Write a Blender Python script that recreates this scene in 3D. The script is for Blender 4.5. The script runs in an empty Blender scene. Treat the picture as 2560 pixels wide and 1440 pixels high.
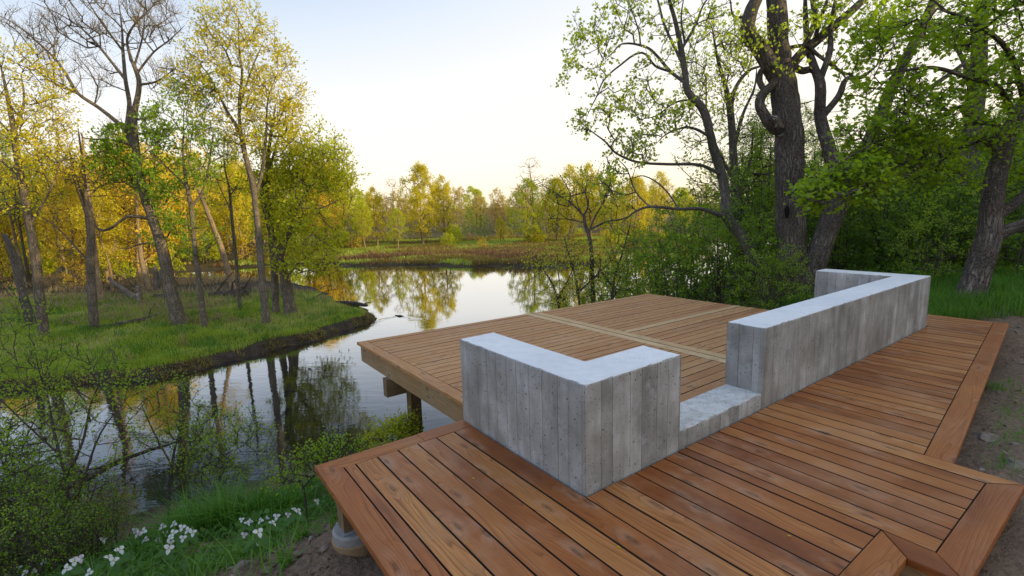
import bpy, bmesh, math, random
import numpy as np
from mathutils import Vector, Matrix, noise as mnoise
random.seed(7)
RS = np.random.RandomState(11)
sc = bpy.context.scene
COL = sc.collection
PI = math.pi
ZW = -2.6                        # water level; z = 0 is the top of the upper platform

# ------------------------------------------------------------------ helpers: objects
def link(name, me, parent=None):
    o = bpy.data.objects.new(name, me); COL.objects.link(o)
    if parent is not None: o.parent = parent
    return o
def tag(o, label=None, cat=None, group=None, kind=None):
    if label: o['label'] = label
    if cat: o['category'] = cat
    if group: o['group'] = group
    if kind: o['kind'] = kind
    return o
def thing(name, label, cat, loc=(0, 0, 0), group=None):
    o = bpy.data.objects.new(name, None); COL.objects.link(o); o.location = loc
    o.empty_display_size = .1
    return tag(o, label, cat, group)
def mesh_np(name, V, loops, sizes, mats, attrs=None, uv=None, smooth=False, midx=None):
    """V (n,3), loops flat vertex indices, sizes = corners per face"""
    me = bpy.data.meshes.new(name)
    V = np.asarray(V, np.float32); loops = np.asarray(loops, np.int32); sizes = np.asarray(sizes, np.int32)
    me.vertices.add(len(V)); me.vertices.foreach_set('co', V.ravel())
    me.loops.add(len(loops)); me.loops.foreach_set('vertex_index', loops)
    me.polygons.add(len(sizes))
    st = np.zeros(len(sizes), np.int32); st[1:] = np.cumsum(sizes)[:-1]
    me.polygons.foreach_set('loop_start', st)
    me.polygons.foreach_set('loop_total', sizes)
    if midx is not None: me.polygons.foreach_set('material_index', np.asarray(midx, np.int32))
    me.polygons.foreach_set('use_smooth', np.full(len(sizes), bool(smooth)))
    for m in mats: me.materials.append(m)
    if attrs:
        for k, a in attrs.items():
            a = np.asarray(a, np.float32)
            if a.ndim == 1:
                at_ = me.attributes.new(k, 'FLOAT', 'POINT'); at_.data.foreach_set('value', a)
            else:
                at_ = me.attributes.new(k, 'FLOAT_COLOR', 'POINT')
                c = np.ones((len(a), 4), np.float32); c[:, :3] = a
                at_.data.foreach_set('color', c.ravel())
    if uv is not None:
        l = me.uv_layers.new(name='UVMap'); l.data.foreach_set('uv', np.asarray(uv, np.float32)[loops].ravel())
    me.update(calc_edges=True)
    return me
def dup(root, loc, rotz=0, scale=1, label=None, group=None):
    r = root.copy(); COL.objects.link(r); r.location = loc; r.rotation_euler = (0, 0, rotz)
    r.scale = (scale,) * 3 if not hasattr(scale, '__len__') else scale
    if label: r['label'] = label
    if group: r['group'] = group
    for ch in list(root.children):
        c = ch.copy(); COL.objects.link(c); c.parent = r
        for g in list(ch.children):
            d = g.copy(); COL.objects.link(d); d.parent = c
    return r

# ------------------------------------------------------------------ helpers: camera geometry (to plan where things stand)
CAM_P, CAM_R, FPX, CAM_Z = 0.1527, -0.0291, 1231.97, 1.6
FWD = np.array([0, math.cos(CAM_P), -math.sin(CAM_P)])
R0 = np.array([1., 0, 0]); U0 = np.array([0, math.sin(CAM_P), math.cos(CAM_P)])
RT = R0 * math.cos(CAM_R) + U0 * math.sin(CAM_R)
UP = -R0 * math.sin(CAM_R) + U0 * math.cos(CAM_R)
CAMPOS = np.array([0, 0, CAM_Z])
def at(px, py, d):
    """world point at depth d metres along the view axis for a photograph coordinate (2560 wide)"""
    return CAMPOS + d * (FWD + (px - 1280) / FPX * RT + (720 - py) / FPX * UP)
SY, CY = math.sin(0.9422), math.cos(0.9422)
def D(x, y, z=0.0):
    """deck coordinates (x along the long wall, y towards the water) -> world"""
    dx, dy = x + 1.8243, y + 1.8607
    return (SY * dx - CY * dy, CY * dx + SY * dy, z)
def DV(P):
    P = np.asarray(P, float); dx, dy = P[:, 0] + 1.8243, P[:, 1] + 1.8607
    return np.stack([SY * dx - CY * dy, CY * dx + SY * dy, P[:, 2]], 1)

# ------------------------------------------------------------------ helpers: numpy noise
def _h(ix, iy, s):
    n = (ix.astype(np.int64) * 374761393 + iy.astype(np.int64) * 668265263 + s * 974711) & 0x7fffffff
    n = ((n ^ (n >> 13)) * 1274126177) & 0x7fffffff
    return ((n ^ (n >> 16)) & 0xffff) / 65535.0
def vnoise(x, y, s=0):
    ix, iy = np.floor(x), np.floor(y); fx, fy = x - ix, y - iy
    fx = fx * fx * (3 - 2 * fx); fy = fy * fy * (3 - 2 * fy)
    a, b = _h(ix, iy, s), _h(ix + 1, iy, s); c, d = _h(ix, iy + 1, s), _h(ix + 1, iy + 1, s)
    return (a + (b - a) * fx) * (1 - fy) + (c + (d - c) * fx) * fy
def fbm(x, y, s=0, o=4):
    t = 0; a = .5
    for i in range(o):
        t = t + a * vnoise(x, y, s + i * 17); x = x * 2.03 + 3.1; y = y * 2.03 + 1.7; a *= .5
    return t / (1 - .5 ** o)
def sstep(a, b, x):
    t = np.clip((x - a) / (b - a), 0, 1); return t * t * (3 - 2 * t)

# ------------------------------------------------------------------ terrain
NEAR = [(-80, -6), (-40, -1), (-20, 2.2), (-12, 3.8), (-9, 4.9), (-5.8, 6.5), (-3.5, 7.9), (-1.5, 8.9), (.5, 9.6), (2, 11.2), (3.2, 14), (4.6, 18),
        (7.5, 22), (12, 27), (19, 33), (40, 42), (90, 62), (400, 140), (400, -300), (-400, -300), (-400, -20)]
PEN = [(-80, 8.5), (-40, 10.5), (-25, 11.2), (-14, 12), (-10.5, 12.6), (-9, 13.6), (-7.6, 15.5), (-6.3, 17.6), (-5.6, 19.3), (-5.9, 20.6), (-7.2, 21.8),
       (-9, 24.5), (-11, 28), (-14, 31.5), (-18, 34), (-24, 36), (-32, 38.5), (-45, 42), (-60, 58), (-400, 120), (-400, 20)]
FAR = [(-400, 122), (-60, 59.5), (-45, 42), (-40, 40), (-33, 40.5), (-27, 42), (-22, 44.5), (-16.5, 45), (-14.9, 42.7), (-10, 41), (-5, 39.5), (0, 38), (3.4, 37), (6, 37.5), (8, 40),
       (9, 46), (13, 52), (25, 58), (45, 64), (90, 80), (400, 160), (900, 3000), (-900, 3000)]
def sdist(poly, x, y):
    """signed distance, positive inside"""
    x = np.asarray(x, float); y = np.asarray(y, float)
    d = np.full(x.shape, 1e9); ins = np.zeros(x.shape, bool)
    n = len(poly)
    for i in range(n):
        ax, ay = poly[i]; bx, by = poly[(i + 1) % n]
        ex, ey = bx - ax, by - ay; L = ex * ex + ey * ey
        t = np.clip(((x - ax) * ex + (y - ay) * ey) / L, 0, 1)
        d = np.minimum(d, np.hypot(x - ax - t * ex, y - ay - t * ey))
        c = ((ay > y) != (by > y))
        with np.errstate(divide='ignore', invalid='ignore'):
            xi = ax + (y - ay) * ex / (ey if ey != 0 else 1e-9)
        ins ^= c & (x < xi)
    return np.where(ins, d, -d)
def terrain(x, y, full=False):
    x = np.asarray(x, float); y = np.asarray(y, float)
    wob = (fbm(x * .9, y * .9, 3, 3) - .5) * .9 + (fbm(x * 3.1, y * 3.1, 9, 2) - .5) * .35
    dn = sdist(NEAR, x, y); dp = sdist(PEN, x, y) + wob * .7; df = sdist(FAR, x, y) + wob * 1.5
    dnw = dn + wob * .3
    zl = np.interp(dnw, [-3, -.01, 0, .6, 2., 3.95, 5.6, 7, 10], [-.7, -.05, 0, .2, .55, 1.34, 2.08, 2.40, 2.5])
    zr = np.interp(dnw, [-3, -.01, 0, .8, 2.3, 3.7, 4.8, 6.2, 9], [-.7, -.05, 0, .55, 1.35, 1.88, 2.15, 2.42, 2.5])
    fr = sstep(-1.2, 1.5, x); zn = zl * (1 - fr) + zr * fr
    zp = np.interp(dp, [-3, -.01, 0, .35, 3, 10, 60], [-.7, -.05, .02, .24, .36, .5, 1.2]) + (dp > .3) * (fbm(x * .5, y * .5, 21, 3) - .5) * .22
    zf = np.interp(df, [-3, -.01, 0, .5, 5, 30, 100, 400], [-.7, -.05, .02, .2, .35, .6, 2.6, 9])
    z = ZW + np.maximum(np.maximum(zn, zp), zf)
    hill = 12.3 * sstep(20, 46, x) * (1 - sstep(14, 36, y)) * sstep(-140, -60, y)  # unseen ridge added on the right to keep low sun off the foreground
    z = z + np.where(dn > 0, hill, 0)
    z = z + np.where((dn > .2) & (x < 11.5) & (x > -5), (fbm(x * 2.6, y * 2.6, 44, 3) - .5) * .14 * sstep(.2, 1, dn), 0)
    z = z + np.where((dn > .2), (fbm(x * 1.3, y * 1.3, 40, 4) - .5) * .16 + (fbm(x * 7, y * 7, 60, 3) - .5) * .09 + (fbm(x * 17, y * 17, 66, 2) - .5) * .05, 0)
    z = z + np.where(dn > 0, .08 * np.exp(-((x + 1.05) ** 2 + (y - 2.75) ** 2) / 1.0), 0)          # soil heaped round the footing
    if full: return z, dn, dp, df
    return z
def tz(x, y): return float(terrain(np.array([x]), np.array([y]))[0])
def ground_hit(px, py, dmax=200):
    d = np.linspace(1.5, dmax, 1600)
    P = CAMPOS[None] + d[:, None] * (FWD + (px - 1280) / FPX * RT + (720 - py) / FPX * UP)[None]
    z = np.maximum(terrain(P[:, 0], P[:, 1]), ZW)
    i = int(np.argmax(P[:, 2] <= z)); return P[i], d[i]

# ------------------------------------------------------------------ node helpers
class NT:
    def __init__(s, mat):
        s.t = mat.node_tree; s.t.nodes.clear()
    def n(s, ty, **kw):
        nd = s.t.nodes.new(ty)
        for k, v in kw.items():
            if k == 'ins':
                for a, b in v.items():
                    if hasattr(b, 'is_output') or isinstance(b, bpy.types.NodeSocket): s.t.links.new(b, nd.inputs[a])
                    else: nd.inputs[a].default_value = b
            else: setattr(nd, k, v)
        return nd
    def math(s, op, a, b=None, c=None, clamp=False):
        nd = s.t.nodes.new('ShaderNodeMath'); nd.operation = op; nd.use_clamp = clamp
        for i, v in enumerate((a, b, c)):
            if v is None: continue
            if isinstance(v, bpy.types.NodeSocket): s.t.links.new(v, nd.inputs[i])
            else: nd.inputs[i].default_value = v
        return nd.outputs[0]
    def mix(s, f, a, b, blend='MIX'):
        nd = s.t.nodes.new('ShaderNodeMix'); nd.data_type = 'RGBA'; nd.blend_type = blend; nd.clamp_factor = True
        for idx, v in ((0, f), (6, a), (7, b)):
            if isinstance(v, bpy.types.NodeSocket): s.t.links.new(v, nd.inputs[idx])
            elif idx == 0: nd.inputs[0].default_value = v
            else: nd.inputs[idx].default_value = (*v, 1) if len(v) == 3 else v
        return nd.outputs[2]
    def noise(s, vec, scale, detail=2, rough=.5, dist=0, dim='3D'):
        nd = s.n('ShaderNodeTexNoise', noise_dimensions=dim)
        s.t.links.new(vec, nd.inputs['Vector']); nd.inputs['Scale'].default_value = scale
        nd.inputs['Detail'].default_value = detail; nd.inputs['Roughness'].default_value = rough; nd.inputs['Distortion'].default_value = dist
        return nd.outputs['Fac']
    def ramp(s, f, *stops):
        nd = s.t.nodes.new('ShaderNodeValToRGB'); s.t.links.new(f, nd.inputs[0])
        e = nd.color_ramp.elements
        while len(e) < len(stops): e.new(.5)
        for i, (p, c) in enumerate(stops):
            e[i].position = p; e[i].color = (c, c, c, 1) if not hasattr(c, '__len__') else (*c, 1)
        return nd.outputs[0]
    def attr(s, name, out='Fac'):
        return s.n('ShaderNodeAttribute', attribute_name=name).outputs[out]
    def comb(s, x, y, z=0.):
        nd = s.t.nodes.new('ShaderNodeCombineXYZ')
        for i, v in enumerate((x, y, z)):
            if isinstance(v, bpy.types.NodeSocket): s.t.links.new(v, nd.inputs[i])
            else: nd.inputs[i].default_value = v
        return nd.outputs[0]
    def sep(s, v):
        nd = s.t.nodes.new('ShaderNodeSeparateXYZ'); s.t.links.new(v, nd.inputs[0]); return nd.outputs
    def bump(s, h, strength=.3, dist=.01, normal=None):
        nd = s.t.nodes.new('ShaderNodeBump'); s.t.links.new(h, nd.inputs['Height'])
        nd.inputs['Strength'].default_value = strength; nd.inputs['Distance'].default_value = dist
        if normal is not None: s.t.links.new(normal, nd.inputs['Normal'])
        return nd.outputs[0]
    def out(s, bsdf):
        o = s.t.nodes.new('ShaderNodeOutputMaterial'); s.t.links.new(bsdf, o.inputs[0])
    def pbr(s, col, rough=.7, normal=None, spec=.3, out=True):
        nd = s.t.nodes.new('ShaderNodeBsdfPrincipled')
        for k, v in (('Base Color', col), ('Roughness', rough)):
            if isinstance(v, bpy.types.NodeSocket): s.t.links.new(v, nd.inputs[k])
            else: nd.inputs[k].default_value = (*v, 1) if hasattr(v, '__len__') else v
        nd.inputs['Specular IOR Level'].default_value = spec
        if normal is not None: s.t.links.new(normal, nd.inputs['Normal'])
        if out: s.out(nd.outputs[0])
        return nd.outputs[0]
def newmat(name):
    m = bpy.data.materials.new(name); m.use_nodes = True; return m, NT(m)

# ------------------------------------------------------------------ materials
def leaf_mat(name, c1, c2, trans=.45, c3=None):
    m, t = newmat(name)
    v = t.attr('v')
    col = t.mix(v, c1, c2)
    if c3 is not None: col = t.mix(t.ramp(v, (.78, 0.), (.86, 1.)), col, c3)
    geo = t.n('ShaderNodeNewGeometry')
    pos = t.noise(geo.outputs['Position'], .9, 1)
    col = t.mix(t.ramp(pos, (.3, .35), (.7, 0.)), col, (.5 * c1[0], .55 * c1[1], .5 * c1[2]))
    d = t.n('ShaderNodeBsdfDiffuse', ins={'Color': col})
    tc = t.mix(.5, col, (min(1, c2[0] * 1.5), min(1, c2[1] * 1.35), c2[2] * .6))
    tr = t.n('ShaderNodeBsdfTranslucent', ins={'Color': tc})
    mx = t.n('ShaderNodeMixShader', ins={0: trans}); t.t.links.new(d.outputs[0], mx.inputs[1]); t.t.links.new(tr.outputs[0], mx.inputs[2])
    g = t.n('ShaderNodeBsdfGlossy', ins={'Color': (.8, .85, .8, 1), 'Roughness': .45})
    mg = t.n('ShaderNodeMixShader', ins={0: .025}); t.t.links.new(mx.outputs[0], mg.inputs[1]); t.t.links.new(g.outputs[0], mg.inputs[2])
    t.out(mg.outputs[0]); return m
def bark_mat(name, c1, c2, scale=1., depth=.02, moss=None):
    m, t = newmat(name)
    uv = t.n('ShaderNodeUVMap').outputs[0]
    x, y, _ = t.sep(uv)
    v1 = t.comb(t.math('MULTIPLY', x, 26 * scale), t.math('MULTIPLY', y, 4.2 * scale))
    geo = t.n('ShaderNodeNewGeometry'); P = geo.outputs['Position']
    f = t.noise(v1, 1., 4, .62, .8)
    ridge = t.math('ABSOLUTE', t.math('SUBTRACT', f, .5))
    ridge = t.ramp(ridge, (0., 0.), (.13, 1.))
    pat = t.noise(P, 2.2, 3)
    fine = t.noise(P, 40, 2)
    col = t.mix(ridge, tuple(.22 * a for a in c1), c1)
    col = t.mix(t.ramp(pat, (.35, 0.), (.7, 1.)), col, t.mix(ridge, tuple(.25 * a for a in c2), c2))
    col = t.mix(t.ramp(fine, (.4, 0.), (.75, .45)), col, tuple(min(1, 1.7 * a) for a in c2))
    if moss: col = t.mix(t.ramp(t.noise(P, 1.1, 3), (.5, 0.), (.68, .7)), col, moss)
    h = t.math('ADD', ridge, t.math('MULTIPLY', fine, .4))
    t.pbr(col, .9, t.bump(h, .9, depth), .15); return m
def wood_mat(name, light, red, dark, wet=.5, gray=.3, rough=.5, seedo=0.):
    m, t = newmat(name)
    uv = t.n('ShaderNodeUVMap').outputs[0]; x, y, _ = t.sep(uv); r = t.attr('rnd')
    ro = t.math('ADD', t.math('MULTIPLY', r, 61.7), seedo)
    # knots: sparse cells stretched along the board
    kv = t.comb(t.math('ADD', t.math('MULTIPLY', x, 2.1), ro), t.math('ADD', t.math('MULTIPLY', y, 7.0), t.math('MULTIPLY', r, 17.3)), ro)
    vor = t.n('ShaderNodeTexVoronoi', feature='F1', voronoi_dimensions='2D', ins={'Vector': kv, 'Scale': 1.0, 'Randomness': 1.0})
    kd = t.math('ADD', vor.outputs['Distance'], t.math('MULTIPLY', t.math('SUBTRACT', t.noise(kv, 5, 2), .5), .12))
    vc = t.sep(vor.outputs['Color'])
    kd = t.math('ADD', kd, t.math('MULTIPLY', t.math('GREATER_THAN', vc[0], .55), 1.))      # keep only some cells
    knot = t.ramp(kd, (.0, .55), (.035, .75), (.055, 1.), (.075, .35), (.10, .5), (.13, 0.)); halo = t.ramp(kd, (.1, 1.), (.42, 0.)); near = t.ramp(kd, (.0, 1.), (.5, 0.))
    # grain contours
    gv = t.comb(t.math('ADD', t.math('MULTIPLY', x, .55), ro), t.math('ADD', t.math('MULTIPLY', y, 6.5), ro), t.math('MULTIPLY', r, 9.))
    g = t.noise(gv, 1., 1.5, .45)
    ph = t.math('ADD', t.math('ADD', t.math('MULTIPLY', g, 17.), t.math('MULTIPLY', y, 40.)), t.math('MULTIPLY', near, 3.2))
    saw = t.math('FRACT', ph)
    ring = t.ramp(saw, (0., 0.), (.72, .55), (.9, 1.), (1., .1))
    fib = t.noise(t.comb(t.math('ADD', t.math('MULTIPLY', x, 5.), ro), t.math('MULTIPLY', y, 230.), r), 1., 2)
    geo = t.n('ShaderNodeNewGeometry'); P = geo.outputs['Position']
    patch = t.noise(t.comb(t.math('ADD', t.math('MULTIPLY', x, 1.3), ro), t.math('ADD', t.math('MULTIPLY', y, 5.), ro), r), 1., 3, .55)
    area = t.noise(P, .55, 2)
    r2 = t.n('ShaderNodeTexWhiteNoise', noise_dimensions='1D', ins={'W': t.math('MULTIPLY', r, 97.3)}).outputs['Value']
    tone = t.math('ADD', t.math('ADD', t.math('MULTIPLY', t.math('SUBTRACT', patch, .5), 1.25), t.math('MULTIPLY', r2, .74)), t.math('MULTIPLY', t.math('SUBTRACT', area, .5), .7))
    tone = t.math('ADD', tone, (wet - .5) * .5 + .01)
    w = t.ramp(tone, (.2, 0.), (.9, 1.))
    mid = tuple(.45 * a + .55 * b for a, b in zip(light, red))
    base = t.ramp(tone, (.0, light), (.32, mid), (.6, red), (.95, dark))
    base = t.mix(t.math('MULTIPLY', t.math('POWER', ring, 1.6), .72), base, tuple(.42 * a for a in red))
    base = t.mix(t.ramp(fib, (.35, .45), (.65, 0.)), base, tuple(.5 * a for a in red))
    gr = t.mix(.5, light, (.42, .36, .30))
    hz = t.math('MULTIPLY', halo, t.ramp(t.noise(P, 9, 2), (.35, 0.), (.6, .9)))
    base = t.mix(t.math('MULTIPLY', hz, gray * 1.5, clamp=True), base, gr)
    base = t.mix(t.math('MULTIPLY', t.ramp(t.noise(P, 1.7, 4, .65), (.5, 0.), (.72, 1.)), gray, clamp=True), base, gr)
    base = t.mix(t.math('MULTIPLY', knot, .75), base, (.085, .042, .022))
    rr = t.math('SUBTRACT', rough + .12, t.math('MULTIPLY', w, .18))
    h = t.math('ADD', t.math('MULTIPLY', ring, -.5), t.math('MULTIPLY', fib, .6))
    t.pbr(base, rr, t.bump(h, .35, .0025), .2); return m
def concrete_mat(name, rough_top=False):
    m, t = newmat(name)
    uv = t.n('ShaderNodeUVMap').outputs[0]; x, y, _ = t.sep(uv)
    geo = t.n('ShaderNodeNewGeometry'); P = geo.outputs['Position']; N = t.sep(geo.outputs['Normal'])
    top = t.math('GREATER_THAN', N[2], .6)
    xw = t.math('ADD', x, t.math('MULTIPLY', t.math('SUBTRACT', t.noise(t.comb(t.math('MULTIPLY', x, 7.), 0.), 1., 0), .5), .10))
    bx = t.math('DIVIDE', xw, .123)
    bi = t.math('FLOOR', bx); bf = t.math('FRACT', bx)
    wn = t.n('ShaderNodeTexWhiteNoise', noise_dimensions='1D', ins={'W': bi}).outputs['Value']
    joint = t.ramp(t.math('ABSOLUTE', t.math('SUBTRACT', bf, .5)), (.465, 0.), (.495, 1.))
    grain = t.noise(t.comb(t.math('MULTIPLY', x, 55.), t.math('MULTIPLY', y, 3.), wn), 1., 3, .6, .6)
    blot = t.noise(t.comb(t.math('MULTIPLY', x, 9.), t.math('MULTIPLY', y, 2.2), wn), 1., 4, .6)
    big = t.noise(P, 3., 4, .6)
    med = t.noise(P, 1.5, 4, .6)
    f = t.math('ADD', t.math('ADD', t.math('ADD', t.math('MULTIPLY', wn, .20), .0), t.math('MULTIPLY', blot, .66)), t.math('ADD', t.math('MULTIPLY', grain, .14), t.math('ADD', t.math('MULTIPLY', big, .62), t.math('MULTIPLY', med, .35))))
    col = t.ramp(t.math('SUBTRACT', f, .45), (.18, (.165, .165, .158)), (.40, (.26, .26, .252)), (.60, (.37, .37, .362)), (.84, (.58, .588, .60)))
    lump = t.ramp(t.noise(P, 5.5, 6, .7), (.56, 0.), (.70, .65))
    col = t.mix(lump, col, (.46, .485, .52))
    col = t.mix(t.ramp(t.noise(P, 1.9, 3), (.5, 0.), (.72, .45)), col, (.22, .195, .155))
    # air holes
    v1 = t.n('ShaderNodeTexVoronoi', ins={'Vector': P, 'Scale': 26.}); c1 = t.sep(v1.outputs['Color'])
    hole = t.math('MULTIPLY', t.ramp(v1.outputs['Distance'], (.10, 1.), (.17, 0.)), t.math('GREATER_THAN', c1[0], .5))
    v2 = t.n('ShaderNodeTexVoronoi', ins={'Vector': P, 'Scale': 60.}); c2 = t.sep(v2.outputs['Color'])
    hole2 = t.math('MULTIPLY', t.ramp(v2.outputs['Distance'], (.12, 1.), (.24, 0.)), t.math('GREATER_THAN', c2[1], .6))
    hole = t.math('MAXIMUM', hole, hole2)
    col = t.mix(t.math('MULTIPLY', joint, .55), col, (.085, .085, .08))
    # trowelled top
    tn = t.noise(P, 14, 4, .6); tl = t.noise(P, 1.6, 3)
    if rough_top:
        tcol = t.ramp(t.noise(P, 9, 5, .7), (.3, (.36, .355, .33)), (.55, (.58, .57, .54)), (.8, (.70, .69, .66)))
    else:
        tcol = t.mix(t.ramp(tn, (.35, 0.), (.7, 1.)), (.74, .74, .735), (.82, .82, .81)); tcol = t.mix(t.ramp(tl, (.4, 0.), (.7, .35)), tcol, (.55, .57, .6))
        hole = t.math('MULTIPLY', hole, t.math('SUBTRACT', 1., t.math('MULTIPLY', top, .93)))
    col = t.mix(top, col, tcol)
    col = t.mix(t.math('MULTIPLY', hole, .8), col, (.04, .04, .038))
    h = t.math('SUBTRACT', t.math('ADD', t.math('MULTIPLY', grain, .25), t.math('MULTIPLY', big, .4)), t.math('ADD', hole, t.math('MULTIPLY', joint, .45)))
    t.pbr(col, .85, t.bump(h, .6, .006), .25); return m
def plain_mat(name, c1, c2, scale=8, rough=.8, bump=.3, dist=.01, spec=.3):
    m, t = newmat(name)
    tc = t.n('ShaderNodeTexCoord').outputs['Object']
    f = t.noise(tc, scale, 4, .6)
    t.pbr(t.mix(t.ramp(f, (.3, 0.), (.7, 1.)), c1, c2), rough, t.bump(f, bump, dist), spec); return m

M = {}
M['leaf_gold'] = leaf_mat('leaf_gold', (0.66, 0.56, 0.016), (0.8, 0.66, 0.022), 0.5, (0.48, 0.52, 0.02))
M['leaf_lime'] = leaf_mat('leaf_lime', (0.42, 0.52, 0.02), (0.62, 0.64, 0.03), 0.5)
M['leaf_fresh'] = leaf_mat('leaf_fresh', (0.19, 0.34, 0.02), (0.33, 0.49, 0.035), 0.5)
M['leaf_orange'] = leaf_mat('leaf_orange', (0.88, 0.56, 0.045), (0.92, 0.66, 0.06), 0.45, (0.72, 0.6, 0.035))
M['leaf_mid'] = leaf_mat('leaf_mid', (0.13, 0.26, 0.02), (0.23, 0.39, 0.03), 0.5)
M['leaf_dark'] = leaf_mat('leaf_dark', (0.1, 0.2, 0.02), (0.18, 0.32, 0.032), 0.5)
M['leaf_hill'] = leaf_mat('leaf_hill', (0.54, 0.42, 0.12), (0.66, 0.52, 0.17), 0.4, (0.42, 0.42, 0.09))  # tan leaves, paled and desaturated so the colour stands in for distance haze
M['leaf_maple'] = leaf_mat('leaf_maple', (0.19, 0.32, 0.014), (0.33, 0.49, 0.024), 0.55)
M['leaf_sprig'] = leaf_mat('leaf_sprig', (0.3, 0.44, 0.03), (0.48, 0.6, 0.05), 0.55)
M['leaf_shade'] = leaf_mat('leaf_shade', (0.07, 0.15, 0.016), (0.14, 0.25, 0.026), 0.5)
M['bud'] = leaf_mat('bud', (0.34, 0.25, 0.14), (0.44, 0.34, 0.18), 0.4)
M['grass'] = leaf_mat('grass', (0.31, 0.43, 0.035), (0.45, 0.57, 0.07), 0.4, (0.62, 0.5, 0.28))
M['grass_tall'] = leaf_mat('grass_tall', (0.06, 0.19, 0.022), (0.16, 0.33, 0.04), 0.4)
M['reed'] = leaf_mat('reed', (0.26, 0.2, 0.055), (0.34, 0.29, 0.08), 0.35, (0.3, 0.14, 0.05))
M['reed_red'] = leaf_mat('reed_red', (0.2, 0.11, 0.07), (0.28, 0.17, 0.09), 0.3)
M['straw'] = leaf_mat('straw', (.30, .22, .13), (.40, .31, .19), .3)
M['herb'] = leaf_mat('herb', (0.045, 0.135, 0.016), (0.12, 0.25, 0.03), 0.45)
M['bark'] = bark_mat('bark', (.19, .15, .115), (.28, .235, .19), 1., .015)
M['bark_far'] = bark_mat('bark_far', (.34, .24, .15), (.42, .31, .20), 1., .01)
M['bark_dark'] = bark_mat('bark_dark', (.145, .118, .098), (.23, .195, .168), .8, .035)
M['bark_grey'] = bark_mat('bark_grey', (.145, .125, .11), (.23, .205, .185), 1., .012, (.05, .055, .035))
M['twig'] = plain_mat('twig', (.055, .045, .036), (.10, .082, .066), 20)
M['dead_wood'] = bark_mat('dead_wood', (.19, .155, .125), (.28, .24, .20), .7, .02)
M['deck_near'] = wood_mat('deck_near', (.57, .26, .082), (.39, .132, .038), (.185, .050, .016), .80, .30, .38)
M['deck_border'] = wood_mat('deck_border', (.46, .185, .055), (.36, .115, .032), (.20, .053, .017), .8, .2, .42, 13.)
M['deck_main'] = wood_mat('deck_main', (.62, .34, .148), (.52, .245, .096), (.39, .155, .058), .42, .26, .6, 29.)
M['deck_pale'] = wood_mat('deck_pale', (.74, .51, .27), (.66, .42, .20), (.54, .31, .14), .2, .25, .55, 41.)
M['timber'] = wood_mat('timber', (.47, .32, .165), (.40, .25, .12), (.27, .16, .08), .35, .4, .7, 53.)
M['timber_dark'] = wood_mat('timber_dark', (.26, .18, .10), (.20, .13, .07), (.14, .085, .045), .4, .4, .75, 71.)
M['board_gap_shade'] = plain_mat('board_gap_shade', (.016, .010, .006), (.03, .018, .010), 20)  # near-black on board sides and chamfers: shade of the gaps put into colour
M['concrete'] = concrete_mat('concrete'); M['concrete_rough'] = concrete_mat('concrete_rough', True)
M['footing'] = plain_mat('footing', (.20, .20, .195), (.34, .335, .325), 14, .9, .5, .006)
M['card_tube'] = plain_mat('card_tube', (.26, .17, .09), (.36, .25, .14), 14, .9, .3, .004)
M['steel'] = plain_mat('steel', (.20, .21, .22), (.34, .35, .37), 30, .45, .1, .002, .6)
M['petal'] = leaf_mat('petal', (.78, .77, .80), (.86, .86, .86), .3)
M['petal_pink'] = leaf_mat('petal_pink', (.74, .58, .74), (.82, .70, .80), .3)
M['rock'] = plain_mat('rock', (.12, .11, .10), (.22, .20, .18), 9, .9, .6, .02)
M['litter'] = leaf_mat('litter', (.10, .065, .04), (.24, .17, .11), .1)
M['clod'] = plain_mat('clod', (.13, .098, .075), (.30, .24, .19), 7, .95, .7, .02)
M['bank'] = plain_mat('bank', (.035, .026, .019), (.085, .065, .045), 6, .95, .9, .05)

def ground_mat():
    m, t = newmat('ground')
    geo = t.n('ShaderNodeNewGeometry'); P = geo.outputs['Position']
    c = t.n('ShaderNodeAttribute', attribute_name='gcol').outputs['Color']
    n1 = t.noise(P, 3.5, 5, .65); n2 = t.noise(P, 32, 4, .7); n3 = t.noise(P, .7, 3)
    col = t.mix(t.ramp(n2, (.25, .75), (.7, 0.)), c, (.022, .017, .012))
    col = t.mix(t.ramp(n1, (.45, 0.), (.75, .5)), col, t.mix(.5, c, (.27, .21, .15)))
    col = t.mix(t.ramp(n3, (.4, 0.), (.75, .4)), col, t.mix(.5, c, (.05, .045, .03)))
    v = t.n('ShaderNodeTexVoronoi', ins={'Vector': P, 'Scale': 28.})
    peb = t.math('MULTIPLY', t.ramp(v.outputs['Distance'], (.16, 1.), (.24, 0.)), t.math('GREATER_THAN', t.sep(v.outputs['Color'])[0], .86))
    col = t.mix(t.math('MULTIPLY', peb, .6), col, (.30, .27, .24))
    h = t.math('ADD', t.math('ADD', n1, t.math('MULTIPLY', n2, .6)), t.math('MULTIPLY', peb, .5))
    t.pbr(col, .95, t.bump(h, 1., .05), .15); return m
M['ground'] = ground_mat()
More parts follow.
